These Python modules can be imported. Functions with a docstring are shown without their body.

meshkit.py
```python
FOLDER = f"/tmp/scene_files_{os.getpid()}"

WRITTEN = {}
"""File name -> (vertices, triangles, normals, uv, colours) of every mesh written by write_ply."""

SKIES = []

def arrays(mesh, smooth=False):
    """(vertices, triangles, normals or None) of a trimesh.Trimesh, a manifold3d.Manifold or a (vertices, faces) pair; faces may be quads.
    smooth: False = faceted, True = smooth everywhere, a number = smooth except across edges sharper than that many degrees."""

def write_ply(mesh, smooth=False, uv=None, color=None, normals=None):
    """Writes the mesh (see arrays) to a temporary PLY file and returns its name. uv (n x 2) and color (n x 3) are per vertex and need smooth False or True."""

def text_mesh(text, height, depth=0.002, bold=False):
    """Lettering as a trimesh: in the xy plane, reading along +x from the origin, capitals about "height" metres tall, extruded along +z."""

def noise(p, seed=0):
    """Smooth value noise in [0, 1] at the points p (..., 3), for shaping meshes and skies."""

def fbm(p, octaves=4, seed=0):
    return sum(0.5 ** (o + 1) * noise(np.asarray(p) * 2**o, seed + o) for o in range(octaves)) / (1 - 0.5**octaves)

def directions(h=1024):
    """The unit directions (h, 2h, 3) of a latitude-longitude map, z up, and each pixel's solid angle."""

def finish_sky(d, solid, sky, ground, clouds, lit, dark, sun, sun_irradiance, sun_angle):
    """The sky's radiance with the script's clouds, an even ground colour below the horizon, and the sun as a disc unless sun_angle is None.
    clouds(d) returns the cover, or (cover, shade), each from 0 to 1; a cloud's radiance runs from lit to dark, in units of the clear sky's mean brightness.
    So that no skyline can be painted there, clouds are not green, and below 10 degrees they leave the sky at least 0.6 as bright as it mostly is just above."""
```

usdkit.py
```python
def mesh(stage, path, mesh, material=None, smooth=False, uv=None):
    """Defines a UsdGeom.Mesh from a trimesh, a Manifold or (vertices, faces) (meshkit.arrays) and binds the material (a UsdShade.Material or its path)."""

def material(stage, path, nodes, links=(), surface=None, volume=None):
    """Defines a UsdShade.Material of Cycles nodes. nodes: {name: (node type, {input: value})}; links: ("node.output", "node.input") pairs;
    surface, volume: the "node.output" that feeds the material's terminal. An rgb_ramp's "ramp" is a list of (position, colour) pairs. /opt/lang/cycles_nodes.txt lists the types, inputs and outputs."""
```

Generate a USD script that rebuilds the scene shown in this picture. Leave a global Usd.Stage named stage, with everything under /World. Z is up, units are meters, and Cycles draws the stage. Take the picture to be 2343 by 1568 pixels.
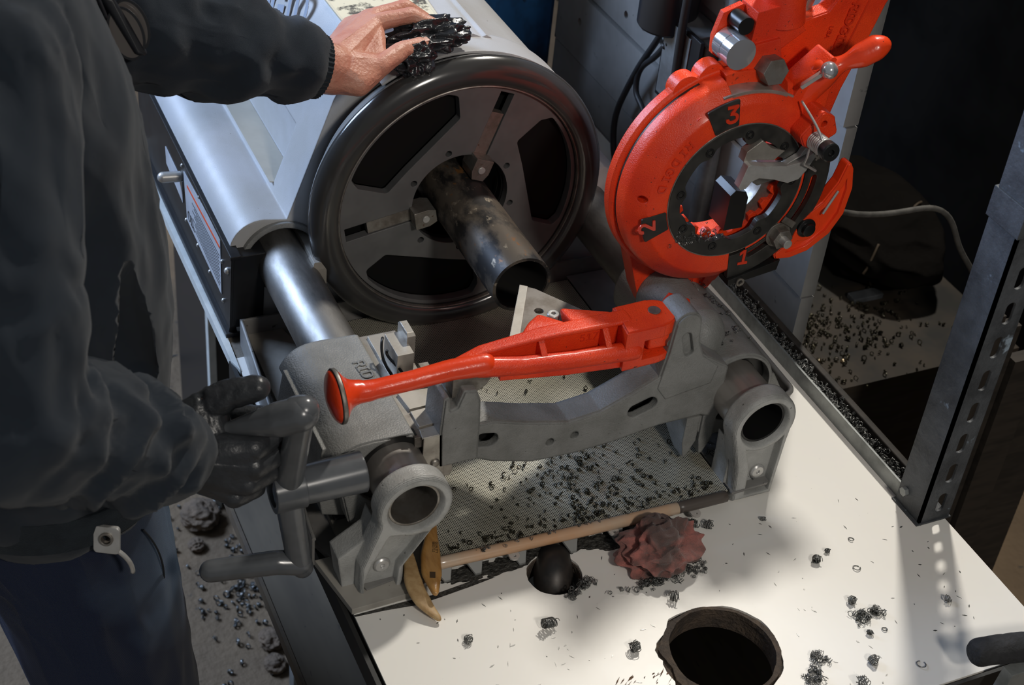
import math, random
import numpy as np, trimesh, meshkit, usdkit
from manifold3d import Manifold, CrossSection
from shapely.geometry import Polygon, Point, box as sbox, LineString
from shapely import affinity
from shapely.ops import unary_union
from pxr import Gf, Sdf, Usd, UsdGeom, UsdLux, UsdShade

stage = Usd.Stage.CreateInMemory()
UsdGeom.SetStageUpAxis(stage, 'Z'); UsdGeom.SetStageMetersPerUnit(stage, 1.0)
UsdGeom.Xform.Define(stage, '/World')
# Everything below is measured in millimetres from the chuck's axis (x across the bench, y along the rails, z up);
# H is how far that axis stands above the shop floor. obj() turns it into metres.
H = 1130.0
def W(p): return (np.asarray(p, float) + [0, 0, H]) * 0.001

# ------------------------------------------------------------------ camera
cam = UsdGeom.Camera.Define(stage, '/World/Camera')
R = np.array([[0.911496, -0.401914, 0.087401], [-0.184039, -0.588571, -0.787219], [0.367837, 0.701462, -0.610448]])          # rows: right, down, forward
EYE = np.array([-672.27, -1050.75, 1025.04])
FPX = 3509.95
cam.CreateHorizontalApertureAttr(36.0); cam.CreateVerticalApertureAttr(36.0 * 1568 / 2343)
cam.CreateFocalLengthAttr(36.0 * FPX / 2343)
cam.CreateClippingRangeAttr(Gf.Vec2f(0.05, 60.0))
e = W(EYE)
cam.AddTransformOp().Set(Gf.Matrix4d(*R[0], 0, *(-R[1]), 0, *(-R[2]), 0, *map(float, e), 1))
cam.CreateFStopAttr(9.0); cam.CreateFocusDistanceAttr(1.78)
cam.CreateExposureAttr(0.0)

# ------------------------------------------------------------------ light
dome = UsdLux.DomeLight.Define(stage, '/World/DomeLight')
dome.CreateIntensityAttr(0.045); dome.CreateColorAttr(Gf.Vec3f(0.85, 0.93, 1.0))
def look_at(prim, p, q):
    p, q = W(p), W(q); z = (p - q) / np.linalg.norm(p - q); x = np.cross([0, 0, 1.], z); x /= np.linalg.norm(x); y = np.cross(z, x)
    UsdGeom.Xformable(prim).AddTransformOp().Set(Gf.Matrix4d(*map(float, x), 0, *map(float, y), 0, *map(float, z), 0, *map(float, p), 1))
def rect(name, p, q, w, h, inten, col):
    l = UsdLux.RectLight.Define(stage, '/World/' + name); l.CreateWidthAttr(w); l.CreateHeightAttr(h); l.CreateIntensityAttr(inten); l.CreateColorAttr(Gf.Vec3f(*col)); look_at(l, p, q)
def disk(name, p, q, r, inten, col):
    l = UsdLux.DiskLight.Define(stage, '/World/' + name); l.CreateRadiusAttr(r); l.CreateIntensityAttr(inten); l.CreateColorAttr(Gf.Vec3f(*col)); look_at(l, p, q)
# ceiling lamp above and a little behind the machine (the hard shadows on the bench)
disk('CeilingLamp', (1060, 990, 1900), (60, 30, -150), 0.07, 820.0, (1.0, 0.95, 0.86))
# second lamp behind the photographer's shoulder (lights the faces that look towards the bench front)
disk('ShopLamp', (-60, -2300, 1900), (180, 120, 0), 0.16, 118.0, (1.0, 0.94, 0.86))
# cool daylight from the open door on the left, beyond the operator
rect('DoorDaylight', (-1900, 2300, 1500), (-150, 500, 0), 1.3, 1.1, 30.0, (0.52, 0.69, 1.0))

# ------------------------------------------------------------------ materials
UsdGeom.Scope.Define(stage, '/World/Looks')
MATS = {}
def M(name, c, c2=None, ns=25.0, lo=.4, hi=.65, rough=.5, rough2=None, metal=0.0, bump=0.0, bs=400.0, bevel=0.0, coat=0.0, spec=.5,
      speck=None, speck2=None, stretch=(1, 1, 1), sheen=0.0, detail=6.0, coords='position'):
    """Paint, metal, cloth ...: two tones mixed by noise, optional dirt specks (colour, scale, threshold), fine bump, rounded-edge shading."""
    n, l = {}, []
    if coords == 'position': n['g'] = ('geometry', {}); src = 'g.position'
    else: n['g'] = ('texture_coordinate', {}); src = 'g.object'
    n['m'] = ('mapping', {'scale': stretch}); l.append((src, 'm.vector'))
    n['p'] = ('principled_bsdf', {'base_color': c, 'roughness': rough, 'metallic': metal, 'coat_weight': coat, 'coat_roughness': .15, 'specular_ior_level': spec, 'sheen_weight': sheen})
    col = None
    if c2 is not None or rough2 is not None:
        n['n'] = ('noise_texture', {'scale': ns, 'detail': detail, 'roughness': .6}); l.append(('m.vector', 'n.vector'))
        n['r'] = ('map_range', {'from_min': lo, 'from_max': hi, 'clamp': True}); l.append(('n.fac', 'r.value'))
        if c2 is not None:
            n['x'] = ('mix_color', {'a': c, 'b': c2}); l.append(('r.result', 'x.fac')); col = 'x.result'
        if rough2 is not None:
            n['rr'] = ('mix_float', {'a': rough, 'b': rough2}); l += [('r.result', 'rr.fac'), ('rr.result', 'p.roughness')]
    for i, s in enumerate([speck, speck2]):
        if s is None: continue
        sc, k, th = s[0], s[1], s[2]; w = s[3] if len(s) > 3 else .03
        n[f's{i}'] = ('noise_texture', {'scale': k, 'detail': 4.0, 'roughness': .65}); l.append(('m.vector', f's{i}.vector'))
        n[f'sr{i}'] = ('map_range', {'from_min': th, 'from_max': th + w, 'clamp': True}); l.append((f's{i}.fac', f'sr{i}.value'))
        n[f'sx{i}'] = ('mix_color', {'b': sc}); l.append((f'sr{i}.result', f'sx{i}.fac'))
        if col: l.append((col, f'sx{i}.a'))
        else: n[f'sx{i}'][1]['a'] = c
        col = f'sx{i}.result'
    if col: l.append((col, 'p.base_color'))
    nrm = None
    if bevel:
        n['bv'] = ('bevel', {'radius': bevel, 'samples': 4}); nrm = 'bv.bevel'
    if bump:
        n['bn'] = ('noise_texture', {'scale': bs, 'detail': 3.0}); l.append(('m.vector', 'bn.vector'))
        n['b'] = ('bump', {'strength': 1.0, 'distance': bump}); l.append(('bn.fac', 'b.height'))
        if nrm: l.append((nrm, 'b.normal'))
        nrm = 'b.normal'
    if nrm: l.append((nrm, 'p.normal'))
    MATS[name] = usdkit.material(stage, '/World/Looks/' + name, n, l, surface='p.BSDF')
RED, REDD = (.86, .060, .012), (.68, .034, .009)
M('red_paint', RED, REDD, ns=14, rough=.33, rough2=.42, bump=.0006, bs=700, bevel=.0018, spec=.35, coat=.12, speck=((.03, .018, .014), 260, .66, .05), speck2=((.02, .014, .012), 24, .70, .05))
M('red_smooth', RED, (.80, .055, .012), ns=20, rough=.26, bevel=.001, coat=.3, bump=.0002, bs=300, speck=((.05, .02, .015), 300, .70, .03))
M('red_raised', (.66, .04, .012), rough=.3, coat=.4)
M('cast_grey', (.235, .235, .225), (.165, .165, .155), ns=22, rough=.42, rough2=.55, bump=.0007, bs=500, bevel=.003, speck=((.03, .03, .028), 160, .68, .06))
M('cast_light', (.40, .40, .385), (.27, .27, .255), ns=26, lo=.42, hi=.7, rough=.38, bump=.0005, bs=450, bevel=.004, speck=((.05, .05, .045), 150, .68, .05))
M('housing_grey', (.46, .46, .47), (.40, .395, .385), ns=9, rough=.36, rough2=.45, bump=.00015, bs=900, bevel=.004, speck=((.16, .15, .13), 120, .70, .04))
M('pocket_beige', (.46, .43, .36), (.40, .37, .31), ns=14, rough=.5)
M('wheel_grey', (.25, .25, .245), (.21, .21, .205), ns=12, rough=.30, rough2=.38, bevel=.002, coat=.2)
M('wheel_lip', (.045, .044, .043), (.032, .031, .030), ns=14, rough=.17, rough2=.26, coat=.4, bevel=.002)
M('face_grey', (.135, .135, .135), (.105, .105, .105), ns=20, rough=.38, rough2=.48, metal=.2, bevel=.0012)
M('window_black', (.0035, .0035, .0035), rough=.7, spec=.2)  # near-black, so shade in the wheel openings is part of the colour
M('steel_bright', (.60, .595, .58), (.46, .45, .43), ns=60, rough=.28, rough2=.42, metal=.55, bevel=.0012)
M('steel_rail', (.31, .30, .285), (.115, .108, .10), ns=7, lo=.38, hi=.62, rough=.40, rough2=.5, metal=.8, stretch=(3, 1, 3), bump=.00012, bs=900)
M('steel_rail_end', (.46, .43, .40), (.30, .275, .25), ns=9, rough=.3, rough2=.4, metal=.65, stretch=(6, .25, 6), bump=.0001, bs=600)  # lighter version of the rail steel, lamp highlight put into the colour
M('steel_dull', (.36, .34, .31), (.20, .175, .15), ns=45, rough=.42, rough2=.58, metal=.85, bevel=.001, speck=((.14, .07, .035), 110, .68, .05))
M('steel_plate', (.50, .47, .42), (.36, .33, .29), ns=40, rough=.38, rough2=.5, metal=.7, bevel=.001, speck=((.16, .08, .04), 70, .68, .05))
M('black_steel', (.028, .027, .025), (.05, .048, .042), ns=40, rough=.38, rough2=.5, metal=.3, bevel=.0012, speck=((.11, .10, .085), 380, .70, .03))
M('black_oxide', (.018, .018, .018), rough=.32, metal=.4, bevel=.0008)
M('pipe_steel', (.13, .108, .085), (.024, .022, .021), ns=22, lo=.44, hi=.56, rough=.36, rough2=.48, metal=.35, stretch=(1.3, .8, 1.3), speck=((.22, .10, .035), 34, .60, .07), speck2=((.34, .29, .22), 55, .62, .08))
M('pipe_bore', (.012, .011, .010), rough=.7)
M('crank_grey', (.095, .10, .108), (.075, .08, .086), ns=30, rough=.24, coat=.2, bevel=.003)
M('laminate', (.80, .775, .725), (.76, .725, .66), ns=5, lo=.45, hi=.8, rough=.34, rough2=.4, speck=((.50, .37, .22), 26, .73, .08), speck2=((.30, .28, .26), 210, .735, .03))
M('core_board', (.040, .030, .024), (.085, .06, .042), ns=60, rough=.8, bump=.003, bs=250)
M('edge_black', (.016, .016, .015), rough=.55)
M('edge_white', (.62, .64, .62), (.50, .52, .50), ns=30, rough=.45)
M('dirty_top', (.125, .108, .085), (.21, .185, .15), ns=18, lo=.35, hi=.65, rough=.6, bump=.0008, bs=150, speck=((.04, .033, .026), 30, .58, .1))
M('tray_grey', (.20, .195, .185), (.13, .125, .12), ns=16, rough=.34, rough2=.5, bevel=.002, speck=((.03, .028, .026), 120, .66, .05))
M('tray_plate', (.33, .31, .275), (.20, .185, .16), ns=8, lo=.42, hi=.62, rough=.34, rough2=.5, bevel=.001, speck=((.05, .045, .038), 200, .69, .04))
M('rod_tan', (.50, .40, .30), (.56, .30, .15), ns=4, lo=.42, hi=.60, rough=.24, coat=.3, speck=((.10, .06, .03), 150, .70, .04))
M('rod_dark', (.085, .07, .06), rough=.35)
M('rod_grey', (.46, .43, .40), rough=.3, coat=.2)
M('fin_grey', (.20, .20, .19), rough=.4, bevel=.001)
M('brush_wood', (.46, .31, .15), (.36, .22, .095), ns=30, rough=.5, stretch=(4, 4, .6), bevel=.002)
M('brush_varnish', (.42, .22, .065), (.30, .14, .035), ns=30, rough=.35, stretch=(4, 1, 1), coat=.4, bevel=.002)
M('ink', (.06, .035, .015), rough=.6)
M('rag_red', (.40, .135, .11), (.10, .06, .052), ns=22, lo=.40, hi=.58, rough=.85, bump=.001, bs=900, sheen=.2)
M('elbow_black', (.028, .026, .025), (.055, .045, .038), ns=40, rough=.38, rough2=.5, metal=.3)
M('shaving', (.26, .26, .25), (.09, .09, .085), ns=90, rough=.3, metal=.65)
M('blade_steel', (.215, .195, .175), (.14, .12, .10), ns=45, rough=.45, metal=.6, bevel=.001)
M('shaving_oily', (.065, .058, .035), (.035, .03, .02), ns=90, rough=.2, metal=.7, coat=.3)
M('galvanised', (.30, .315, .31), (.20, .21, .205), ns=35, rough=.42, rough2=.55, metal=.5, bevel=.001)
M('post_grey', (.075, .081, .088), (.035, .038, .042), ns=22, rough=.55, bevel=.0015, speck=((.25, .31, .37), 24, .66, .07), bump=.0008, bs=200)
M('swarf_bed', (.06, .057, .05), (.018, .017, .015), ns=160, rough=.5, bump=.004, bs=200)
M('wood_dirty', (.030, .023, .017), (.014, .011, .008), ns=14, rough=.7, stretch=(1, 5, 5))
M('wall_board', (.22, .22, .215), (.155, .155, .15), ns=7, rough=.75, speck=((.045, .045, .043), 40, .66, .08))
M('wall_dark', (.008, .0075, .007), (.005, .0048, .0045), ns=5, rough=1.0, spec=0.0)
M('cabinet_blue', (.012, .075, .20), (.006, .022, .055), ns=14, lo=.45, hi=.62, rough=.4, stretch=(1, 1, .6), speck=((.008, .010, .014), 30, .60, .06))
M('box_steel', (.22, .235, .24), (.15, .155, .155), ns=25, rough=.45, metal=.4, bevel=.001)
M('box_cover', (.085, .078, .065), (.05, .045, .04), ns=20, rough=.55)
M('cable_black', (.018, .018, .019), rough=.5)
M('cable_grey', (.085, .08, .072), (.05, .047, .042), ns=60, rough=.6)
M('plastic_black', (.012, .013, .016), rough=.35)
M('concrete', (.195, .135, .08), (.13, .09, .055), ns=4, lo=.35, hi=.65, rough=.85, bump=.004, bs=70, speck=((.05, .045, .04), 30, .64, .08))
M('plywood', (.13, .10, .065), (.092, .07, .046), ns=5, rough=.7, stretch=(5, 1, 1), speck=((.05, .04, .03), 40, .66, .06))
M('ply_edge', (.12, .085, .05), (.07, .05, .035), ns=20, rough=.75)
M('stone', (.17, .12, .08), (.10, .072, .05), ns=40, rough=.9, bump=.004, bs=120)
M('rust', (.16, .085, .045), (.06, .04, .03), ns=40, rough=.85)
M('bag_dark', (.005, .0042, .0036), (.0035, .003, .0026), ns=12, spec=.05, rough=.9, bump=.003, bs=60)
M('stitch', (.045, .03, .016), rough=.7)
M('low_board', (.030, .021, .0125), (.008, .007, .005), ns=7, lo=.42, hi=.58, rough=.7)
M('foam', (.017, .017, .018), (.028, .028, .03), ns=80, rough=.9, bump=.002, bs=160)
M('skin', (.56, .265, .185), (.47, .185, .125), ns=32, rough=.42, rough2=.5, bump=.0011, bs=260, speck=((.40, .15, .11), 60, .63, .1))
M('nail', (.62, .38, .32), rough=.3)
M('sweatshirt', (.019, .0255, .035), (.014, .019, .027), ns=12, rough=.95, bump=.0004, bs=2200, sheen=.12, spec=.15)
M('rib_knit', (.016, .022, .028), (.012, .016, .021), ns=60, rough=.95, bump=.0006, bs=900, sheen=.1, spec=.15)
M('seam', (.008, .010, .014), rough=.9)
M('jeans', (.008, .017, .052), (.05, .09, .18), ns=7, lo=.58, hi=.75, rough=.85, bump=.0006, bs=1600, sheen=.15)
def jeans_mat():
    n = {'g': ('geometry', {}), 'd': ('vector_math', {'math_type': 'distance', 'vector2': (-.435, .165, .925)}), 'n': ('noise_texture', {'scale': 9.0, 'detail': 5.0}), 'a': ('math', {'math_type': 'multiply_add', 'value2': .16}),
         'r': ('map_range', {'from_min': .215, 'from_max': .10, 'to_min': 0.0, 'to_max': 1.0, 'clamp': True}), 'w': ('wave_texture', {'scale': 420.0, 'bands_direction': 'diagonal', 'distortion': 3.0}),
         'm': ('mix_color', {'a': (.0075, .016, .050), 'b': (.085, .135, .215)}), 'v': ('mix_color', {'fac': .25, 'blend_type': 'multiply'}), 'p': ('principled_bsdf', {'roughness': .9, 'specular_ior_level': .15, 'sheen_weight': .1}), 'b': ('bump', {'distance': .0006})}
    l = [('g.position', 'd.vector1'), ('g.position', 'n.vector'), ('g.position', 'w.vector'), ('n.fac', 'a.value1'), ('d.value', 'a.value3'), ('a.value', 'r.value'), ('r.result', 'm.fac'), ('m.result', 'v.a'), ('w.color', 'v.b'), ('v.result', 'p.base_color'), ('w.fac', 'b.height'), ('b.normal', 'p.normal')]
    MATS['jeans'] = usdkit.material(stage, '/World/Looks/jeans_worn', n, l, surface='p.BSDF')
M('jeans_faded', (.10, .155, .25), (.035, .06, .12), ns=9, lo=.4, hi=.6, rough=.85, bump=.0006, bs=1600)
M('belt', (.012, .011, .010), rough=.5)
M('nitrile', (.022, .024, .027), (.032, .034, .038), ns=30, rough=.36, bump=.0006, bs=220)
M('nitrile_shiny', (.018, .019, .022), rough=.25, bump=.0008, bs=240, coat=.2)
M('hair', (.05, .035, .025), rough=.7)
M('boot', (.03, .022, .016), rough=.6)
M('label_white', (.48, .50, .54), (.40, .42, .46), ns=30, rough=.4)
M('label_red', (.70, .09, .03), rough=.4)
M('label_ink', (.05, .05, .055), rough=.5)
M('sticker', (.66, .60, .44), (.10, .09, .07), ns=55, lo=.50, hi=.60, rough=.45, detail=8.0, speck=((.5, .06, .05), 36, .70, .02))
M('sticker_rim', (.60, .55, .42), rough=.45)
M('logo_blue', (.33, .37, .45), rough=.4)
M('logo_red', (.52, .20, .17), rough=.4)
M('black_paint', (.011, .011, .012), (.016, .016, .017), ns=30, spec=.3, rough=.42, bevel=.002)
M('chrome', (.70, .70, .72), rough=.14, metal=.75)
M('glass_dark', (.10, .09, .085), rough=.08, coat=.6)
M('orange_pole', (.40, .09, .02), rough=.6)
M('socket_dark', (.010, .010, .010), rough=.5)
M('brass_glint', (.75, .60, .40), rough=.25, metal=1)
# perforated screen: a hexagonal grid of dark holes, 2.3 mm apart
def screen_mat():
    k = 2 * math.pi / .0023; n, l = {'g': ('geometry', {}), 's': ('separate_xyz', {})}, [('g.position', 's.vector')]
    dirs = [(1, 0), (.5, .8660254), (-.5, .8660254)]
    for i, (a, b) in enumerate(dirs):
        n[f'a{i}'] = ('math', {'math_type': 'multiply', 'value2': a * k}); l.append(('s.x', f'a{i}.value1'))
        n[f'b{i}'] = ('math', {'math_type': 'multiply', 'value2': b * k}); l.append(('s.y', f'b{i}.value1'))
        n[f'c{i}'] = ('math', {'math_type': 'add'}); l += [(f'a{i}.value', f'c{i}.value1'), (f'b{i}.value', f'c{i}.value2')]
        n[f'd{i}'] = ('math', {'math_type': 'cosine'}); l.append((f'c{i}.value', f'd{i}.value1'))
    n['e'] = ('math', {'math_type': 'add'}); l += [('d0.value', 'e.value1'), ('d1.value', 'e.value2')]
    n['f'] = ('math', {'math_type': 'add'}); l += [('e.value', 'f.value1'), ('d2.value', 'f.value2')]
    n['r'] = ('map_range', {'from_min': .2, 'from_max': 1.0, 'clamp': True}); l.append(('f.value', 'r.value'))
    n['n'] = ('noise_texture', {'scale': 14.0, 'detail': 5.0}); l.append(('g.position', 'n.vector'))
    n['nr'] = ('map_range', {'from_min': .35, 'from_max': .7, 'clamp': True}); l.append(('n.fac', 'nr.value'))
    n['c'] = ('mix_color', {'a': (.60, .57, .47), 'b': (.38, .36, .28)}); l.append(('nr.result', 'c.fac'))
    n['x'] = ('mix_color', {'b': (.03, .028, .02)}); l += [('r.result', 'x.fac'), ('c.result', 'x.a')]
    n['p'] = ('principled_bsdf', {'roughness': .32, 'metallic': .35, 'coat_weight': .3, 'coat_roughness': .2}); l.append(('x.result', 'p.base_color'))
    n['b'] = ('bump', {'strength': 1.0, 'distance': .0004, 'invert': True}); l += [('r.result', 'b.height'), ('b.normal', 'p.normal')]
    MATS['screen'] = usdkit.material(stage, '/World/Looks/screen', n, l, surface='p.BSDF')
screen_mat(); jeans_mat()

# ------------------------------------------------------------------ shape helpers (millimetres)
def V(m):
    if isinstance(m, Manifold):
        q = m.to_mesh(); return np.array(q.vert_properties[:, :3], float), np.array(q.tri_verts, int)
    if isinstance(m, trimesh.Trimesh): return np.array(m.vertices, float), np.array(m.faces, int)
    return np.asarray(m[0], float), np.asarray(m[1], int)
def cat(*ms):
    vs, fs, k = [], [], 0
    for m in ms:
        v, f = V(m); vs.append(v); fs.append(f + k); k += len(v)
    return np.vstack(vs), np.vstack(fs)
def U(*ms): return Manifold.batch_boolean(list(ms), __import__('manifold3d').OpType.Add)
def box(x0, x1, y0, y1, z0, z1): return Manifold.cube([x1 - x0, y1 - y0, z1 - z0]).translate([x0, y0, z0])
def hull(*ms): return Manifold.batch_hull(list(ms))
def sph(p, r, n=24): return Manifold.sphere(r, n).translate(list(map(float, p)))
def rbox(x0, x1, y0, y1, z0, z1, r=2, n=8):
    return hull(*[sph((x, y, z), r, n) for x in (x0 + r, x1 - r) for y in (y0 + r, y1 - r) for z in (z0 + r, z1 - r)])
def frame(d, up=(0, 0, 1)):
    d = np.asarray(d, float); d = d / np.linalg.norm(d); up = np.asarray(up, float)
    if abs(d @ up) > .98 * np.linalg.norm(up): up = np.array([1., 0, 0]) if abs(d[0]) < .9 else np.array([0, 1., 0])
    x = np.cross(up, d); x /= np.linalg.norm(x); return x, np.cross(d, x), d
def place(m, p, d, up=(0, 0, 1)):
    x, y, z = frame(d, up); T = np.c_[x, y, z, np.asarray(p, float)]
    if isinstance(m, Manifold): return m.transform(T)
    v, f = V(m); return v @ T[:, :3].T + T[:, 3], f
def cyl(p0, p1, r0, r1=None, n=32):
    p0, p1 = np.asarray(p0, float), np.asarray(p1, float)
    return place(Manifold.cylinder(float(np.linalg.norm(p1 - p0)), r0, r0 if r1 is None else r1, n), p0, p1 - p0)
def CS(poly):
    g = poly if hasattr(poly, 'geom_type') else Polygon(poly)
    g = g if g.is_valid else g.buffer(0); out = []
    for q in getattr(g, 'geoms', [g]):
        q = __import__('shapely').geometry.polygon.orient(q); out += [np.array(q.exterior.coords)[:-1]] + [np.array(i.coords)[:-1] for i in q.interiors]
    return CrossSection(out)
def exY(poly, y0, y1):      # (x, z) outline pushed along y
    return CS(poly).extrude(y1 - y0).transform(np.array([[1, 0, 0, 0], [0, 0, -1, y1], [0, 1, 0, 0]], float))
def exX(poly, x0, x1):      # (y, z) outline pushed along x
    return CS(poly).extrude(x1 - x0).transform(np.array([[0, 0, 1, x0], [1, 0, 0, 0], [0, 1, 0, 0]], float))
def exZ(poly, z0, z1): return CS(poly).extrude(z1 - z0).translate([0, 0, z0])
def lathe(profile, p, d, n=64): return place(CS(profile).revolve(n), p, d)
def fillet(poly, r): return Polygon(poly).buffer(-r, quad_segs=6).buffer(2 * r, quad_segs=6).buffer(-r, quad_segs=6)
def arc(cx, cy, r, a0, a1, n=24): return [(cx + r * math.cos(t), cy + r * math.sin(t)) for t in np.radians(np.linspace(a0, a1, n))]
def sweep(pts, r, n=10, close=True):
    p = np.asarray(pts, float); r = np.broadcast_to(np.asarray(r, float), (len(p),))
    t = np.gradient(p, axis=0); t /= np.linalg.norm(t, axis=1, keepdims=True) + 1e-12
    x = frame(t[0])[0]; a = np.arange(n) * 2 * np.pi / n; rows = []
    for i in range(len(p)):
        x = x - t[i] * (x @ t[i]); x /= np.linalg.norm(x); y = np.cross(t[i], x)
        rows.append(p[i] + r[i] * (np.cos(a)[:, None] * x + np.sin(a)[:, None] * y))
    v = np.vstack(rows + [p[:1], p[-1:]]); f = []; L = len(p)
    for i in range(L - 1):
        for j in range(n):
            k = (j + 1) % n; f += [(i * n + j, i * n + k, i * n + n + k), (i * n + j, i * n + n + k, i * n + n + j)]
    for j in range(n):
        k = (j + 1) % n; f += [(L * n, k, j), (L * n + 1, (L - 1) * n + j, (L - 1) * n + k)]
    return v, np.array(f)
def spline(pts, n=40):
    from scipy.interpolate import CubicSpline
    p = np.asarray(pts, float); s = np.r_[0, np.cumsum(np.linalg.norm(np.diff(p, axis=0), axis=1))]
    return CubicSpline(s, p)(np.linspace(0, s[-1], n))
def text(t, h, o, u, v, depth=1.0, bold=False):     # lettering at o reading along u, tops along v
    m = meshkit.text_mesh(t, h, depth, bold); u = np.asarray(u, float) / np.linalg.norm(u); v = np.asarray(v, float) / np.linalg.norm(v)
    return m.vertices @ np.stack([u, v, np.cross(u, v)]) + np.asarray(o, float), np.array(m.faces)
def hexnut(p, d, r, h, n=6): return place(Manifold.cylinder(h, r, r, n), p, d)
def bonehull(joints, seg=20):   # chain [(point, radius)...] -> union of tapered capsules
    return [hull(sph(a[0], a[1], seg), sph(b[0], b[1], seg)) for a, b in zip(joints[:-1], joints[1:])]
def smooth_body(parts, length, it=12):
    m = U(*parts).refine_to_length(length); v, f = V(m); t = trimesh.Trimesh(v, f, process=True)
    trimesh.smoothing.filter_taubin(t, lamb=.5, nu=.51, iterations=it); return t

# ------------------------------------------------------------------ scene objects
USED = {}
def numbered(path):
    k = USED.get(path, 0); USED[path] = k + 1; return path if k == 0 else f'{path}_{k:03d}'
def say(prim, label=None, cat_=None, group=None, kind=None):
    for k, s in (('label', label), ('category', cat_), ('group', group), ('kind', kind)):
        if s: prim.SetCustomDataByKey(k, s)
    return prim
ORIGIN = {}
def thing(name, label, category, at, group=None):
    path = numbered('/World/' + name); x = UsdGeom.Xform.Define(stage, path)
    x.AddTranslateOp().Set(Gf.Vec3d(*map(float, W(at)))); ORIGIN[path] = np.asarray(at, float)
    return say(x.GetPrim(), label, category, group)
def obj(name, mesh, mat, parent=None, smooth=32, label=None, category=None, group=None, kind=None):
    base = str(parent.GetPath()) if parent is not None else '/World'
    path = numbered(base + '/' + name); o = ORIGIN[base] if parent is not None else np.array([0, 0, -H]); ORIGIN[path] = o
    v, f = V(mesh)
    m = usdkit.mesh(stage, path, ((v - o) * .001, f), MATS[mat], smooth)
    return say(m.GetPrim(), label, category, group, kind)
def dup(first, name, at, label, group=None, rotz=0.0):
    path = numbered('/World/' + name); x = UsdGeom.Xform.Define(stage, path); x.AddTranslateOp().Set(Gf.Vec3d(*map(float, W(at))))
    if rotz: x.AddRotateZOp().Set(rotz)
    p = x.GetPrim(); was = first.GetCustomData(); p.GetReferences().AddInternalReference(first.GetPath()); p.SetInstanceable(True)
    return say(p, label, was['category'], group or was.get('group'))

# ------------------------------------------------------------------ the room
obj('floor', box(-3200, 2200, -2600, 3600, -H - 60, -H), 'concrete', kind='structure')
obj('wall_back', box(-3200, 2200, 3600, 3680, -H, 2400), 'wall_dark', kind='structure')
obj('wall_right', box(1500, 1560, -2600, 3600, -H, 2400), 'wall_dark', kind='structure')
# boarded partition behind the bench: each board its own piece, joints left open a little
part_w = thing('board_partition', 'dusty grey horizontal board partition behind the far side of the bench', 'partition', (420, 600, -H))
zs = [-H, -900, -660, -440, -232, -126, -13, 130, 300, 470]
for i, (a, b) in enumerate(zip(zs[:-1], zs[1:])):
    o = (0, 2, 5, 0, 2, 0, 6, 0, 3)[i]
    m = box(424 + o, 446, 244, 1010, a + 1.5, b - 1.5)
    if i in (5, 6):      # bolt holes
        for (y, z) in (((930, -60), (640, -70)) if i == 5 else ((800, 14), (745, 20), (700, 62), (690, 24), (615, 40))):
            m = m - cyl((400, y, z), (440, y, z), 6, n=16)
    obj('board', m, 'wall_board', part_w, smooth=None)
obj('post', box(446, 470, 320, 360, -H, 470), 'wall_board', part_w, smooth=None)
obj('post', box(446, 490, 950, 1000, -H, 470), 'wall_board', part_w, smooth=None)

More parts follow.
